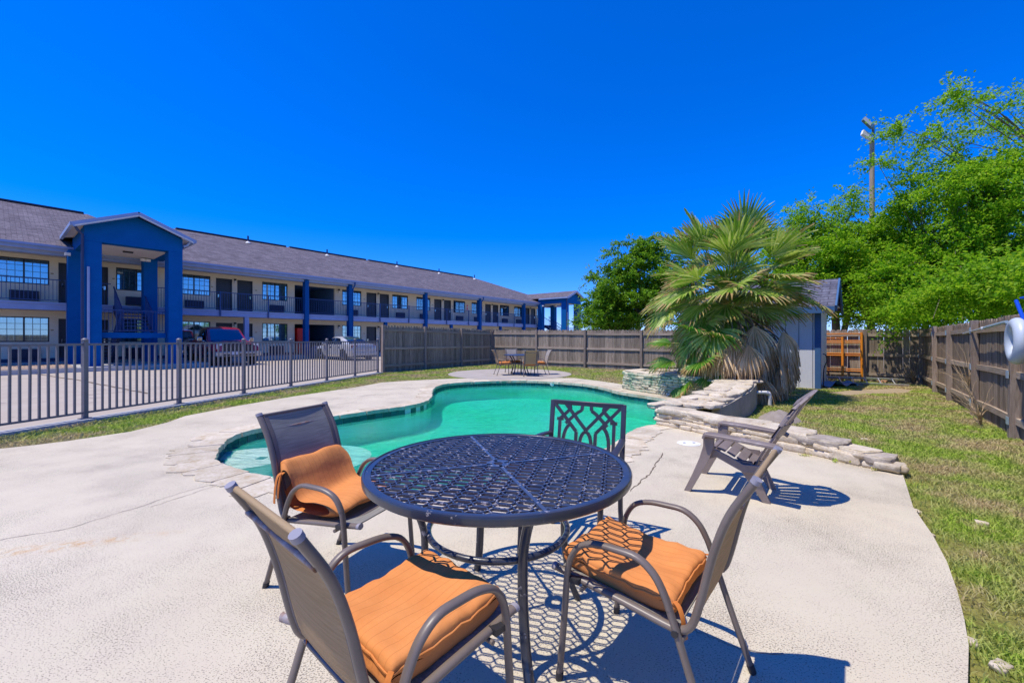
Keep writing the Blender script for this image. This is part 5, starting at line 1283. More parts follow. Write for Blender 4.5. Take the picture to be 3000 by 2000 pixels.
# body of the planter: mortar core and grey cement back face
def core(poly, z1, mat, name, parent):
    mb = MB(); mb.prism(poly, -.03, z1); return mb.build(name, mat, parent, 0)
core([(3.10, 10.88), (3.40, 10.2), (3.83, 9.52), (4.24, 9.0), (4.42, 8.7), (4.66, 8.25), (5.0, 8.85), (5.38, 9.8), (5.3, 10.8), (4.6, 11.5), (3.6, 11.25)], .40, M['mortar_green'], 'core', pn)
mb = MB()
for a_, b_, z1, z2 in (((3.2, 6.40), (3.6, 6.75), .24, .30), ((3.6, 6.75), (4.2, 7.35), .30, .38), ((4.2, 7.35), (4.74, 8.1), .38, .42), ((4.74, 8.1), (5.1, 8.8), .42, .43), ((5.1, 8.8), (5.5, 9.8), .43, .43)):
    a_, b_ = Vector((*a_, 0)), Vector((*b_, 0)); d = (b_-a_).normalized(); nn = Vector((-d.y, d.x, 0))*.14
    vs = [a_, b_, b_+nn, a_+nn]; mb.add([(p.x, p.y, -.05) for p in vs]+[(p.x, p.y, z) for p, z in zip(vs, (z1, z2, z2, z1))], [(0,1,2,3),(4,5,6,7),(0,1,5,4),(1,2,6,5),(2,3,7,6),(3,0,4,7)])
mb.build('rear_face', M['grey_wall'], pn, 0)
mb = MB(); wl_ = [Vector((*p, 0)) for p in wing_l]; wr_ = [Vector((*p, 0)) for p in ((4.68, 8.2), (4.15, 7.45), (3.72, 6.98), (3.35, 6.62), (3.1, 6.42))]; zc = (.41, .36, .30, .22, .19)
mb.grid([[(a_.x+.05, a_.y, z), (b_.x-.03, b_.y+.03, z)] for a_, b_, z in zip(wl_, wr_, [z+.035 for z in zc])]); mb.grid([[(a_.x+.05, a_.y, -.03), (a_.x+.05, a_.y, z)] for a_, z in zip(wl_, zc)]); mb.build('wing_core', M['mortar'], pn, 0)
# flat capstones: along the planter rim and over the wing
r = random.Random(12)
def caps(parent, L, Rr, z, n, per, protos, th=.07, jit=.02):
    L = [Vector((*p, 0)) for p in L]; Rr = [Vector((*p, 0)) for p in Rr]; N = len(L)-1
    for k in range(n):
        f0, f1 = k/n*N, (k+1)/n*N; i = min(int((f0+f1)/2), N-1); t = (f0+f1)/2-i
        a_ = L[i].lerp(L[i+1], t); b_ = Rr[i].lerp(Rr[i+1], t); zz = z[i]+(z[i+1]-z[i])*t; tang = ((L[i+1]-L[i])+(Rr[i+1]-Rr[i]))/2; ln = tang.length*N/n*1.0
        cuts = [0]+sorted(r.uniform(.25, .75) for _ in range(per-1))+[1] if per < 3 else [j/per+(r.uniform(-.08, .08) if 0 < j < per else 0) for j in range(per+1)]
        for c0, c1 in zip(cuts[:-1], cuts[1:]):
            p = a_.lerp(b_, (c0+c1)/2); w_ = (b_-a_).length*(c1-c0); d = tang.normalized()
            put('capstone', protos[r.randrange(len(protos))], parent, loc=(p.x+r.uniform(-jit, jit), p.y+r.uniform(-jit, jit), zz+r.uniform(-.008, .012)), rot=(r.uniform(-.05, .05), r.uniform(-.05, .05), math.atan2(d.y, d.x)+r.uniform(-.12, .12)), scale=(ln*1.24, w_*1.14, th*r.uniform(.8, 1.2)))
caps(pn, front, [(p[0]+.26, p[1]+.12) for p in front], [.45]*len(front), 8, 1, FLAT, .06)
wl5 = wing_l; wr5 = [(4.72, 8.15), (4.18, 7.4), (3.72, 6.93), (3.35, 6.58), (3.1, 6.38)]
caps(pn, wl5, wr5, [.44, .41, .35, .27, .24], 7, 3, FLAT, .075)
caps(pn, [(4.6, 8.6), (4.9, 9.1), (5.2, 9.9), (5.1, 10.8), (4.55, 11.35), (3.6, 11.2), (3.1, 10.9)], [(4.82, 8.15), (5.15, 8.8), (5.5, 9.85), (5.4, 11.0), (4.62, 11.6), (3.45, 11.45), (2.95, 11.0)], [.44]*7, 11, 1, FLAT, .06)
caps(pn, [(4.1, 8.45), C3, (4.55, 8.7)], [(4.35, 8.0), (4.62, 8.1), (4.85, 8.35)], [.44]*3, 2, 2, FLAT, .06)
put('capstone', FLAT[2], pn, loc=(2.40, 6.77, .235), rot=(0, .05, -2.6), scale=(.42, .16, .08))
sl = sheet('planter_soil', [(3.35, 10.8), (3.6, 10.2), (4.05, 9.55), (4.45, 8.95), (4.7, 8.75), (4.95, 9.2), (5.25, 10), (5.1, 10.8), (4.5, 11.3), (3.7, 11.1)], [], .425, M['dirt'], 0, pn, None)
# white pipe bend behind the planter
o = thing('drain_pipe', (4.96, 8.20, 0), .3, 'white plastic pipe bend sticking out of the planter back onto the lawn', 'pipe')
mb = MB(); mb.tube(smooth_path([(-.10, .10, .24), (.0, .04, .245), (.08, 0, .24), (.11, -.01, .19), (.115, -.01, .0)], 5), .034, 10); mb.build('bend', M['pvc'], o, 60)
mb = MB(); mb.tube([(.055, .015, .243), (.10, -.003, .225)], .041, 12); mb.build('collar', M['pvc'], o, 60)
# low ledge that tapers out along the deck
lg = thing('stone_ledge', (0, 0, 0), 0, 'low tapering pale stone ledge running from the planter to the lawn corner of the deck', 'stone wall')
lb = [(2.19, 6.27), (2.44, 6.0), (2.68, 5.58), (3.0, 5.15), (3.28, 4.77), (3.45, 4.46), (3.56, 4.22), (3.66, 4.08)]
seg = [(0, 3, .24, .215, 4, SN), (3, 5, .20, .14, 2, SN), (5, 7, .12, .07, 1, SN)]
for i0, i1, z0, z1, nc, pr in seg:
    stone_courses(lg, [(x+.07, y+.05) for x, y in lb[i0:i1+1]][::1], (z0, z1), nc, pr, 30+i0, .17, .15, .34)
lt_ = [.25, .245, .235, .225, .195, .15, .11, .085]
mb = MB(); mb.grid([[(x+.025, y+.02, -.03), (x+.035, y+.025, z-.02), (x+.30, y+.2, z-.02), (x+.30, y+.2, -.06)] for (x, y), z in zip(lb, lt_)]); mb.build('core', M['mortar'], lg, 0)
caps(lg, [(x+.02, y+.015) for x, y in lb], [(x+.25, y+.17) for x, y in lb], [z-.022 for z in lt_], 7, 1, FLAT[:6]+FLATD[:1], .085, .006)
o = put('capstone', FLAT[5], lg, loc=(3.72, 4.12, .05), rot=(0, 0, -.95), scale=(.20, .20, .075))

# ------------------------------------------------------------------ shed
SB = Vector((*G(1884, 892), 0)); sdv = Vector((.755, -.656, 0)); sL = 2.7
shed = thing('garden_shed', SB, math.atan2(sdv.y, sdv.x), 'pale grey shed with vertical grooves, blue corner board and dark shingle roof behind the palm', 'shed')
# local: x along the front wall (0 is the right corner, negative to the left), y into the shed
D = 2.1; mb = MB(); mb.box(-sL, -.012, 0, D, -.05, 2.28); mb.build('wall', M['shed'], shed, 0)
mb = MB(); mb.prism([(0.002, 2.285), (D, 2.285), (D/2, 2.91)], -.10, -.01, xf=lambda v: Vector((v.z, v.x, v.y))); mb.build('gable', M['shed'], shed, 0)
for x in np.arange(-sL+.1, -.15, .305):
    mb = MB(); mb.box(x-.006, x+.006, -.004, .001, -.02, 2.2); mb.build('groove', M['groove'], shed, 0)
mb = MB(); mb.box(-.115, .012, -.022, -.001, -.02, 2.24); mb.box(-.008, .014, -.0005, .10, -.02, 2.24); mb.build('corner_board', M['shed_blue'], shed, 0)
mb = MB(); mb.box(-1.62, -1.50, -.018, -.001, -.02, 2.24); mb.build('trim_board', M['shed_blue'], shed, 0)
for s in (0, 1):
    y0 = -.32 if s == 0 else D+.32; z0 = 2.29-.32*.5
    rf = roof_mesh('roof', [([(-sL-.3, y0, z0), (.32, y0, z0), (.32, D/2, 2.96), (-sL-.3, D/2, 2.96)] if s == 0 else [(.32, y0, z0), (-sL-.3, y0, z0), (-sL-.3, D/2, 2.96), (.32, D/2, 2.96)], (1, 0, 0))], M['shingle_shed'], shed)
    mb = MB(); mb.bar((.345, y0, z0-.06), (.345, D/2, 2.90), .04, .16, (0, 0, 1)); mb.build('rake_board', M['shed_blue'], rf, 0)
    if s == 0:
        mb = MB(); mb.box(-sL-.3, .32, y0-.03, y0-.001, z0-.17, z0-.005); mb.build('fascia', M['shed_blue'], rf, 0); mb = MB(); mb.box(-sL-.3, .32, y0, -.001, z0-.035, z0-.02); mb.build('soffit', M['shed'], rf, 0)
mb = MB(); mb.box(.0, .30, .02, D, 2.20, 2.225); mb.build('side_soffit', M['soffit'], shed, 0)
mb = MB(); mb.tube(smooth_path([(.03, .35, .9), (.10, .30, .86), (.12, .25, .70), (.06, .22, .5), (.05, .22, 0)], 4), .012, 6); mb.build('cable', M['black'], shed, 60)
# blue grey painted wooden stand by the palm
x, y = G(1512, 851); bn = thing('wooden_stand', (x+.1, y, -.03), -.5, 'grey blue wooden stand with slatted lower panel, left of the palm by back fence', 'stand')
for sx in (0, .48, .92):
    mb = MB(); mb.box(sx-.045, sx+.045, -.045, .045, 0, 1.08); mb.build('post', M['bench_blue'], bn, 0)
mb = MB(); mb.box(-.1, 1.05, -.10, .10, 1.082, 1.13); mb.build('top_board', M['bench_blue'], bn, 0)
mb = MB(); mb.box(.046, .434, -.03, .03, .50, .58); mb.box(.526, .874, -.03, .03, .50, .58); mb.build('mid_rail', M['bench_blue'], bn, 0)
for i in range(8):
    xx = .09+.115*i
    if abs(xx-.48) < .05: continue
    mb = MB(); mb.box(xx-.038, xx+.038, -.012, .012, .04, .498); mb.build('slat', M['bench_blue'], bn, 0)
for sx, s in ((.045, 1), (.435, -1), (.525, 1)):
    mb = MB(); mb.prism([(sx, 1.08), (sx+s*.12, 1.08), (sx, .80)], -.02, .02, xf=lambda v: Vector((v.x, v.z, v.y))); mb.build('bracket', M['shed_blue'], bn, 0)

# ------------------------------------------------------------------ scaffold frames, ladder, ring, pole, net, lamp
bd = (FENCE_C2-FENCE_C1).normalized(); bnv = Vector((bd.y, -bd.x, 0))      # to the yard
def scaffold(loc, label, w_, h_, lean):
    o = thing('scaffold_frame', loc, math.atan2(bd.y, bd.x), label, 'scaffold frame', 'orange scaffold frames leaning on the back fence')
    f = lambda x, z: Vector((x, lean*z, z))
    for x in (0, w_):
        mb = MB(); mb.tube([f(x, 0), f(x, h_)], .033, 10); mb.build('upright', M['orange'], o, 60)
    for z in (.30, .36, .78, .84, 1.18, 1.24, h_-.04):
        if z < h_:
            mb = MB(); mb.tube([f(.0, z), f(w_, z)], .018, 8); mb.build('rung', M['orange'], o, 60)
    mb = MB(); mb.tube([f(.62 if w_ > .9 else .3, .33), f(.62 if w_ > .9 else .3, 1.2)], .02, 8); mb.build('brace', M['orange'], o, 60)
    return o
q = FENCE_C1 + bd*14.87; scaffold(q - bd*1.55 + bnv*.30, 'taller orange scaffold frame leaning against the back fence beside the shed', 1.55, 1.50, .10)
q2 = FENCE_C1 + bd*14.40; scaffold(q2 - bd*.82 + bnv*.44, 'shorter orange scaffold frame with pale tube, in front of the taller one', .82, 1.36, .16)
o = thing('ladder', Vector((*G(1905, 872), 0))+Vector((0, 0, 0)), 0, 'long aluminium ladder lying on the ground below the back fence', 'ladder')
a_ = Vector((*G(1898, 879), 0)); b2 = Vector((*G(2088, 887), 0)); d = (b2-a_).normalized(); nn = Vector((-d.y, d.x, 0)); L = (b2-a_).length; o.rotation_euler = (.32, 0, math.atan2(d.y, d.x)); o.location = a_
for yy in (0, .40):
    mb = MB(); mb.box(-.2, L, yy-.012, yy+.012, .0, .055); mb.build('side_rail', M['alu'], o, 0)
for i in range(10):
    mb = MB(); xx = .05+i*.30
    if xx < L: mb.tube([(xx, .013, .028), (xx, .387, .028)], .016, 6); mb.build('rung', M['alu'], o, 0)
o = thing('tarpaulin', (*G(1925, 885), -.03), .4, 'crumpled blue tarpaulin lying in the shade by the shed corner', 'tarpaulin')
P = [[(x, y, .05+.05*math.sin(9*x+4*y)+.05*mnoise.noise(Vector((x*6, y*6, 2)))+.08*math.exp(-(x+.4)**2*6)) for y in np.linspace(-.22, .22, 10)] for x in np.linspace(-.75, .75, 24)]
mb = MB(); mb.grid(P); mb.build('cover', M['blue_tarp'], o, 60, 0, False)
rd = (R_out-FENCE_C2).normalized(); rn = Vector((rd.y, -rd.x, 0))              # yard side of the right fence
if rn.dot(Vector((-1, -1, 0))) < 0: rn = -rn
def onr(px, off=.13):
    r_ = (px-CX)/F; c0 = FENCE_C2 + rn*off; s = (c0.y*r_-c0.x)/(rd.x-r_*rd.y); return c0 + rd*s
q = onr(2336, .17); d_ = q.y; zc_ = EYE-(783-CY)*d_/F
o = thing('life_ring', (q.x, q.y, zc_), math.atan2(rd.y, rd.x)-.02, 'white life ring hanging on the right wooden fence', 'life ring')
mb = MB(); mb.tube([(.20*math.cos(t), 0, .21*math.sin(t)) for t in np.linspace(0, 2*np.pi, 41)[:-1]], .068, 16, .075, up=(0, 1, 0), closed=True); mb.build('ring', M['ring'], o, 80)
def onr_z(px, py, off): q = onr(px, off); return Vector((q.x, q.y, EYE-(py-CY)*q.y/F))
a_ = onr_z(2213, 766, .10); b2 = onr_z(2312, 739, .12); o = thing('pool_pole', a_, 0, 'long pale blue pool pole hooked along the top of the right fence', 'pole')
mb = MB(); mb.tube([(0, 0, 0), (b2-a_)*.55], .016, 8); mb.build('lower_tube', M['alu'], o, 60)
mb = MB(); mb.tube([(b2-a_)*.55, (b2-a_)*1.0], .021, 8); mb.build('upper_tube', M['bracket'], o, 60)
mb = MB(); mb.lathe([(.03, -.02), (.036, 0), (.03, .02)], (b2-a_)*.55, 10); mb.build('clamp', M['white'], o, 60)
a_ = onr_z(2334, 694, .12); b2 = onr_z(2366, 778, .16); o = thing('leaf_skimmer', a_, 0, 'blue framed leaf skimmer net standing on the right fence above the ring', 'pool net')
dd = b2-a_; mb = MB(); mb.tube([(0, 0, .02), dd*.5+Vector((.01, 0, 0)), dd, dd+Vector((.05, -.06, -.10))], .020, 8); mb.build('handle', M['blue_plastic'], o, 60)
fr_ = [Vector((.02, -.02, .05)), Vector((.16, -.16, .08)), Vector((.26, -.28, -.02)), Vector((.26, -.30, -.22)), dd+Vector((.06, -.06, 0))]
mb = MB(); mb.tube(smooth_path(fr_, 4), .012, 6); mb.build('frame', M['blue_plastic'], o, 60)
mb = MB(); pth = smooth_path(fr_, 5); cen = sum(pth, Vector())/len(pth)+Vector((.06, .05, 0)); mb.add([cen]+pth, [(0, i, i+1) for i in range(1, len(pth))]); mb.build('net', M['net'], o, 0)
# light pole with two floodlights
ly = 18.0; lx = (2003-CX)/F*ly; zt = EYE+(CY-292)*ly/F
o = thing('light_pole', (lx, ly, -.03), 0, 'tall wooden light pole with two floodlights rising behind the trees', 'light pole')
mb = MB(); mb.tube([(0, 0, -.1), (0, 0, zt-.6)], .105, 8, taper=[1.1, .85]); mb.build('pole', M['pole_wood'], o, 50)
mb = MB(); mb.tube([(.05, 0, zt-.9), (.05, 0, zt+.15)], .05, 8); mb.build('mast', M['lamp_body'], o, 50)
for dx, dz, tilt in ((-.32, .12, .75), (-.34, -.42, .55)):
    c = Vector((dx, -.15, zt+dz)); ax_ = Vector((math.cos(tilt), 0, -math.sin(tilt))); up = Vector((math.sin(tilt)*.55, -.83, math.cos(tilt)*.2)).normalized(); up = (up-ax_*up.dot(ax_)).normalized(); bt = ax_.cross(up)
    mb = MB(); mb.obox(c, ax_*.27, bt*.15, up*.045); l_ = mb.build('floodlight', M['lamp_body'] if dz > 0 else M['white'], o, 0, .02)
    mb = MB(); mb.obox(c+up*.052-ax_*.06, ax_*.2, bt*.14, up*.006); mb.build('lens', M['lamp_lens'], l_, 0)
    mb = MB(); mb.bar(c+ax_*.28, Vector((.03, 0, zt+dz-.25)), .06, .06); mb.build('arm', M['lamp_body'], l_, 0)
mb = MB(); mb.lathe([(0, 0), (.05, .03), (.05, .10), (0, .12)], (.16, 0, zt+.10), 10); mb.build('photocell', M['white'], o, 50)
# small finds on the lawn: ant mound, stones, dead fronds
x, y = G(1790, 962); o = thing('dirt_mound', (x, y, -.03), 0, 'crumbly grey dirt mound on the lawn behind the stone ledge', 'mound')
P = [[(.34*r_*math.cos(t), .30*r_*math.sin(t), max(0, .17*(1-r_**1.6)+.028*mnoise.noise(Vector((r_*math.cos(t)*5, r_*math.sin(t)*5, 3)))*(1 if r_ < .95 else 0))) for r_ in np.linspace(0, 1, 12)] for t in np.linspace(0, 2*np.pi, 33)[:-1]]
mb = MB(); mb.grid(P, 0, True); mb.build('soil', M['dirt'], o, 60)
for (px, py, lb_) in ((2130, 1222, 'small pale stone on the grass near the narrow bend of the deck'), (2103, 1168, 'flat pale stone at the deck edge below the ledge end'), (1985, 1005, 'white scrap stone on the lawn beyond the ledge'), (2255, 1195, 'lone pale stone in the middle of the right lawn'), (2300, 1520, 'pale pebble in the grass at the bottom right corner'), (2192, 1460, 'rounded stone tucked at the deck edge near the bottom')):
    x, y = G(px, py); x += .05 if px < 2210 and py > 1300 else 0; o = put('stone', SN[len(lb_) % 9], None, loc=(x, y, -.02), rot=(0, 0, px), scale=(.07, .05, .03)); tag(o, lb_, 'stone', 'loose stones on the lawn')
for px, py, rz, lb_ in ((1718*1.18, 878, .3, 'curled dead brown frond lying against the shed wall'), (1823, 893, 1.2, 'small reddish dead leaf on the grass in front of the shed')):
    x, y = G(px, py); o = thing('dead_leaf', (x, y, -.03), rz, lb_, 'leaf'); k = .22 if py < 890 else .10
    mb = MB(); mb.grid([[(k*u, k*.35*v*(1-u*u), .03+.10*k/.2*(1-abs(v))+.05*math.sin(4*u)) for v in (-1, -.4, .3, 1)] for u in np.linspace(-1, 1, 10)]); mb.build('blade', M['leaf_dry'], o, 60, 0, False)
# dead vines on the right fence and in the corner
def vine(label, base, n_, h, spread, seed, along, out):
    o = thing('dead_vine', base, 0, label, 'vine', 'dry vines on the fences'); r = random.Random(seed); mb = MB()
    for i in range(n_):
        p = Vector((0, 0, r.uniform(0, .1))); d = (along*r.uniform(-1, 1) + out*r.uniform(.0, .35) + Vector((0, 0, r.uniform(.4, 1.5)))).normalized(); pts = [p]
        for k in range(7):
            d = (d + Vector((r.uniform(-.4, .4), r.uniform(-.4, .4), r.uniform(-.5, .25)))*.6).normalized(); p = p + d*h/7*r.uniform(.6, 1.2); pts.append(Vector(p))
        mb.tube(pts, r.uniform(.003, .006), 4, taper=[1, .9, .8, .7, .6, .5, .4, .3])
    tag(mb.build('stem', M['dry'], o, 60), kind='stuff')
q = onr(2252, .18); vine('bushy dry brown vine at the fence post left of the white ring', (q.x, q.y, -.03), 34, .8, 1, 5, rd, rn)
vine('thin dry brown vine growing in the far corner of the wooden fences', FENCE_C2+rn*.2-rd*-.15, 30, .9, 1, 6, rd, rn)
q = onr(2225, .14); vine('straggly dry vine stems arching over the middle rail of the right fence', (q.x, q.y, .45), 18, .8, 1, 8, rd, rn)
# weeds at the ledge foot
def weed(px, py, label, k=.05):
    x, y = G(px, py); o = thing('weed', (x, y, 0), 0, label, 'weed', 'weeds along the stone ledge'); r = random.Random(px); mb = MB()
    for i in range(26):
        t = r.uniform(0, 6.28); rr = r.uniform(0, k*1.6); c = Vector((rr*math.cos(t)*1.6, rr*math.sin(t)*.6, 0)); d = Vector((r.uniform(-1, 1), r.uniform(-1, 1), r.uniform(.4, 1.6))).normalized()*k*r.uniform(.4, 1.1); s = Vector((-d.y, d.x, 0)).normalized()*k*.16
        mb.add([c, c+d*.6+s, c+d, c+d*.6-s], [(0, 1, 2, 3)])
    mb.build('leaves', M['grass'], o, 0, 0, False)
weed(1946, 1062, 'taller green weed at the foot of the stone ledge near its end', .06); weed(1850, 1047, 'small weed half way along the foot of the ledge', .04); weed(1655, 1012, 'low weed tuft where the ledge meets the deck near the skimmer lid', .04); weed(2020, 1080, 'weed tuft under the last capstones of the ledge', .04)
# ------------------------------------------------------------------ palm
PB = Vector((5.0, 9.75, .42)); CR = Vector((5.12, 9.8, 2.05))
palm = thing('fan_palm', PB, 0, 'bushy fan palm with green fronds above a skirt of dead brown fronds', 'palm tree')
def rel(v): return Vector(v) - PB
mb = MB(); mb.tube([rel((5.0, 9.75, .35)), rel((5.03, 9.77, 1.0)), rel((5.1, 9.8, 1.75)), rel(CR)], .24, 12, taper=[1.15, 1, .9, .6]); mb.build('trunk', M['trunk'], palm, 60)
def frond(base, az, el, pet, blade, seed, dead=False, droop=.6, spread=2.35, nseg=30, young=False, fold=.25, hang=0.0):
    r = random.Random(seed); d0 = Vector((math.cos(az)*math.cos(el), math.sin(az)*math.cos(el), math.sin(el)))
    # petiole arcs down
    p = Vector(base); d = d0.copy(); pts = [p.copy()]; n = 6
    for k in range(n):
        d = (d + Vector((0, 0, -droop*.16))).normalized(); p = p + d*pet/n; pts.append(p.copy())
    mb = MB(); mb.tube(pts, .016, 5, taper=[1.6, 1.2, 1, .9, .8, .7, .6], mi=1)
    d_pet = d.copy(); d = (d + Vector((0, 0, -1))*hang).normalized()
    side = d.cross(Vector((0, 0, 1)));
    if side.length < .05: side = Vector((-math.sin(az), math.cos(az), 0))
    side.normalize(); up = side.cross(d).normalized(); tw = r.uniform(-.5, .5); side, up = side*math.cos(tw)+up*math.sin(tw), up*math.cos(tw)-side*math.sin(tw)
    g = Vector((0, 0, -1)); hub = pts[-1]; rows = []
    for i in range(nseg):
        a_ = (i/(nseg-1)-.5)*spread; L = blade*(1-.22*abs(a_)/(spread/2))*r.uniform(.88, 1.05)
        sd = (d*math.cos(a_) + side*math.sin(a_) + up*fold*abs(math.sin(a_))*.6).normalized(); wv = sd.cross(up).normalized()
        wmax = spread/nseg*L*.40; cur = hub.copy(); dirv = sd.copy(); m_ = 7; A = []
        bend = (droop*r.uniform(.5, 1.5)); 
        for k in range(m_+1):
            t = k/m_; w_ = spread/nseg*(L*t)*.5 if t < .45 else max(.0012, wmax*(1-(t-.45)/.55)**.75)
            if t < .45: w_ = min(w_, wmax*1.15)
            z = up*(.010 if (i % 2) else -.010)*min(1, t*3)
            A.append((cur - wv*w_ + z*.5, cur + z*-1.0, cur + wv*w_ + z*.5))
            dirv = (dirv + g*bend*((.06*(t > .2)+.62*max(0, t-.45)) if not dead else .55*max(0, t-.15)) + Vector((r.uniform(-1, 1), r.uniform(-1, 1), r.uniform(-1, 1)))*(.05 if dead else .02)*(t > .4)).normalized(); cur = cur + dirv*L/m_
        tip = 5 if not dead else 99
        o_ = len(mb.v); mb.v += [tuple(v) for tr_ in A for v in tr_]
        brown = r.random() < (.75 if droop > .5 else .25)
        for k in range(m_):
            for j in (0, 1):
                mb.f.append((o_+3*k+j, o_+3*k+j+1, o_+3*k+3+j+1, o_+3*k+3+j)); mb.m.append(2 if (k >= tip and brown) else 0)
    mats = [M['palm_dead'] if dead else (M['palm_young'] if young else M['palm']), M['trunk'] if dead else M['stem'], M['palm_dead'] if dead else M['palm_tip']]
    return mb.build('dead_frond' if dead else 'frond', mats, palm, 0, 0, False)
r = random.Random(21); cr = rel(CR); ga = 2.39996
def in_skirt(az):
    a_ = (math.degrees(az)+180) % 360 - 180; return -122 < a_ < 28
for k in range(128):                                      # live crown: upright in the middle, drooping outside
    f = (k+.5)/128; el = 86 - 110*f**.85 + r.uniform(-15, 15); az = k*ga + r.uniform(-.3, .3)
    sk = f > .4 and in_skirt(az)
    if sk and f > .5 and r.random() < .72: continue
    if sk: el = max(el, r.uniform(24, 46))
    frond(cr + Vector((math.cos(az)*.14, math.sin(az)*.14, .30-.55*f)), az, R(el), (r.uniform(.95, 1.4) if f < .22 else r.uniform(.45, 1.25)), r.uniform(.74, 1.0), 100+k, False, .30+.7*f, 2.5 if f < .3 else 3.1, 26, False, .25, max(0, f-.12)*(.55 if sk else 1.3))
for k in range(18):                                      # drooping dry-edged fronds on the left and behind
    az = R(r.uniform(100, 250)); frond(cr+Vector((0, 0, r.uniform(-.7, -.3))), az, R(r.uniform(-40, 0)), r.uniform(.7, 1.1), r.uniform(.85, 1.1), 300+k, False, 1.2, 2.6, 28, False, .25, .8)
for k in range(54):                                      # dead skirt, thickest on the camera-right side
    az = R(r.uniform(-150, -5)); zz_ = r.uniform(-.95, -.10)
    frond(cr+Vector((math.cos(az)*.5-.12, math.sin(az)*.5-.1, zz_)), az, R(r.uniform(-40, 15)), r.uniform(.55, .95), r.uniform(.75, 1.0), 500+k, True, 1.5, 1.7, 26, False, .25, 1.6)
for k in range(9):
    az = R(-150)+r.uniform(-.8, .8); frond(rel((4.7, 9.6, .75+r.uniform(0, .4))), az, R(r.uniform(-30, 20)), r.uniform(.25, .5), r.uniform(.55, .8), 600+k, True, 1.3, 1.8, 22)
for k, (az, el, z, pet, bl) in enumerate([(-155, 10, .55, .6, .66), (-175, 35, .75, .8, .62), (170, 50, .9, .8, .62), (-120, 40, .7, .75, .68), (-95, 60, .8, .8, .7), (-140, 62, .9, .9, .7), (-165, -5, .35, .6, .75), (-105, 25, .6, .6, .62)]):
    frond(rel((4.38, 9.5, z)), R(az), R(el), pet, bl, 700+k, False, 1.0, 2.6, 28, True)
# ------------------------------------------------------------------ broadleaf trees
def tree(label, base, trunks, crown, nleaf, mat, seed, leaf=(.05, .10), lean=Vector((0, 0, 0)), group='broadleaf trees beyond the fences', drop=0.0):
    """crown: list of (centre, radii, weight) ellipsoids; limbs run to clump points, leaf sprays hang on twigs"""
    t = thing('broadleaf_tree', base, 0, label, 'tree', group); r = random.Random(seed); g = np.random.default_rng(seed); B = Vector(base)
    tm = MB(); clumps = []; ws = [c[2] for c in crown]
    per = sum(ws)
    for c, rad, w_ in crown:
        for _ in range(int(w_)):
            while True:
                v = Vector((r.uniform(-1, 1), r.uniform(-1, 1), r.uniform(-1, 1)))
                if .30 < v.length < 1: break
            clumps.append(Vector(c)-B + Vector((v.x*rad[0], v.y*rad[1], v.z*rad[2])))
    tops = []
    for a_, b_, rr in trunks:
        a_, b_ = Vector(a_)-B, Vector(b_)-B; m1 = a_.lerp(b_, .5)+Vector((r.uniform(-.2, .2), r.uniform(-.2, .2), 0)); tm.tube(smooth_path([a_, m1, b_], 4), rr, 8, taper=[1.1-.07*i for i in range(9)]); tops += [m1, b_, a_.lerp(b_, .75)]
    tm.build('trunk', M['bark'], t, 60)
    lm = MB(); V = []; 
    for c in clumps:
        s = min(tops, key=lambda q: (q-c).length + r.uniform(0, .6)); mid = s.lerp(c, .55)+Vector((r.uniform(-.3, .3), r.uniform(-.3, .3), r.uniform(.05, .5)))
        if (s-c).length > 4.2 and c.z < 4: continue
        lm.tube(smooth_path([s, mid, c], 3), .028, 5, taper=[1, .85, .7, .55, .4, .3, .2])
    tag(lm.build('limb', M['bark'], t, 60), kind='stuff')
    nc = len(clumps); per_c = nleaf//nc; Ps = []; Ds = []
    for c in clumps:
        nt_ = r.randint(7, 11)
        for k in range(nt_):                             # twig sprays
            d = Vector((r.gauss(0, 1), r.gauss(0, 1), r.gauss(-.05-drop, .45))); d = (d.normalized()+lean).normalized(); L = r.uniform(.45, 1.05)
            m_ = max(4, per_c//nt_); s = g.uniform(.05, 1, m_)**.8
            pos = np.array(c)[None]+np.outer(s*L, np.array(d)) + g.normal(0, .055, (m_, 3))*(.4+s[:, None]*1.1); pos[:, 2] -= .16*L*s**2
            Ps.append(pos); Ds.append(np.repeat(np.array(d)[None], m_, 0))
    P = np.concatenate(Ps); Dv = np.concatenate(Ds); N = len(P)
    ax_ = Dv + g.normal(0, .7, (N, 3)); ax_[:, 2] -= .25; ax_ /= np.linalg.norm(ax_, axis=1, keepdims=True)
    up = g.normal(0, .55, (N, 3)); up[:, 2] += 1; sd = np.cross(ax_, up); sd /= np.linalg.norm(sd, axis=1, keepdims=True); nrm = np.cross(sd, ax_)
    l = g.uniform(*leaf, N)[:, None]; w_ = l*g.uniform(.22, .36, (N, 1))
    v0 = P; v1 = P+ax_*l*.5+sd*w_+nrm*l*.08; v2 = P+ax_*l; v3 = P+ax_*l*.5-sd*w_+nrm*l*.08
    V = np.stack([v0, v1, v2, v3], 1).reshape(-1, 3); k = np.arange(N)*4
    loops = np.stack([k, k+1, k+2, k, k+2, k+3], 1).ravel()
    me = bpy.data.meshes.new('crown'); me.vertices.add(len(V)); me.vertices.foreach_set('co', V.ravel()); me.loops.add(len(loops)); me.loops.foreach_set('vertex_index', loops.astype(np.int32))
    me.polygons.add(2*N); me.polygons.foreach_set('loop_start', (np.arange(2*N)*3).astype(np.int32)); me.materials.append(mat); me.update(); me.validate(); put('crown', me, t)
    return t
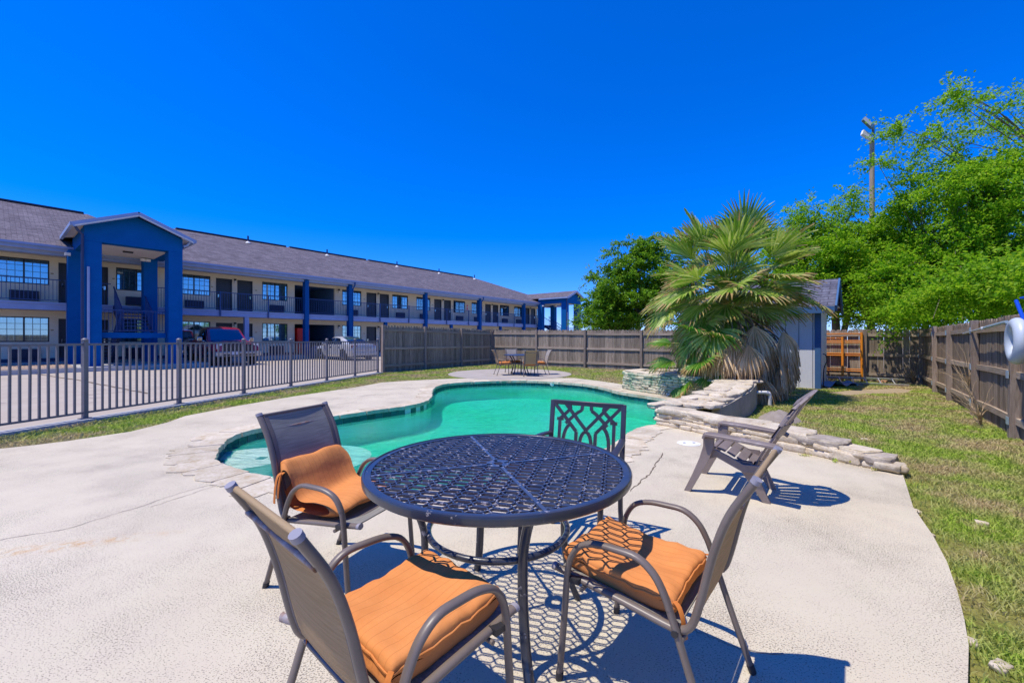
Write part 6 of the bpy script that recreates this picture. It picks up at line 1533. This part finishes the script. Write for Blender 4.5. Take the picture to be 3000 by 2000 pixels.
tree('tall airy tree with wind blown yellow green branches over the right fence', (17.2, 14.0, -.03), [((17.2, 14.0, -.1), (16.6, 14.2, 5.2), .22), ((17.3, 14.0, .2), (18.2, 14.0, 7.0), .16), ((17.2, 14, .2), (14.6, 14.4, 3.6), .13)],
     [((17.0, 14, 5.0), (3.8, 2.4, 2.7), 190), ((14.4, 13.8, 3.4), (2.6, 1.6, 1.8), 110), ((17.6, 14, 7.9), (2.7, 2.0, 1.9), 38), ((13.2, 12.9, 2.15), (1.3, .9, .55), 18), ((11.4, 11.95, 2.0), (.8, .35, .38), 7), ((12.3, 10.4, 2.6), (1.6, .8, .75), 30), ((10.9, 8.3, 2.8), (1.3, .7, .7), 20), ((15.0, 14.0, 6.0), (2.4, 1.6, 1.5), 50), ((18.0, 12.2, 3.2), (3.8, 2.0, 1.9), 110), ((16.2, 14, 9.2), (2.2, 1.0, .5), 8), ((14.2, 14, 8.0), (1.0, .8, .5), 4), ((13.7, 14.5, 8.5), (.8, .4, .2), 3), ((12.7, 14.5, 7.4), (.6, .4, .2), 2)], 210000, M['leaf'], 3, (.06, .12), Vector((-.45, 0, .05)))
tree('lower spreading tree behind the shed and the light pole', (12.9, 16.6, -.03), [((12.9, 16.6, -.1), (12.6, 16.6, 4.6), .16), ((12.9, 16.6, .3), (13.9, 16.4, 4.2), .12), ((14.3, 16.8, -.1), (14.5, 16.5, 4.6), .13)],
     [((12.8, 16.5, 4.5), (2.7, 1.8, 2.0), 140), ((11.2, 16.2, 3.8), (1.7, 1.3, 1.4), 50), ((14.8, 16.3, 4.2), (2.0, 1.5, 2.2), 90), ((13.0, 16.2, 6.4), (1.9, 1.0, .5), 7), ((13.2, 15.8, 2.6), (2.6, 1.2, .7), 34)], 125000, M['leaf'], 5, (.06, .12), Vector((-.3, 0, .05)))
tree('rounded dark green tree beyond the back fence, left of the palm', (7.3, 24.5, -.03), [((7.3, 24.5, -.1), (7.2, 24.5, 4.2), .18), ((7.3, 24.5, .3), (8.6, 24.3, 4.4), .14), ((7.3, 24.5, .2), (5.9, 24.3, 3.4), .12)],
     [((7.4, 24.3, 4.0), (3.1, 2.2, 2.4), 110), ((5.3, 24.0, 2.7), (1.6, 1.4, 1.4), 36), ((9.0, 24.2, 4.6), (2.2, 1.6, 2.3), 50), ((7.6, 24.2, 6.3), (1.8, 1.2, .7), 12)], 85000, M['leaf2'], 8, (.09, .17), Vector((0, 0, .15)))
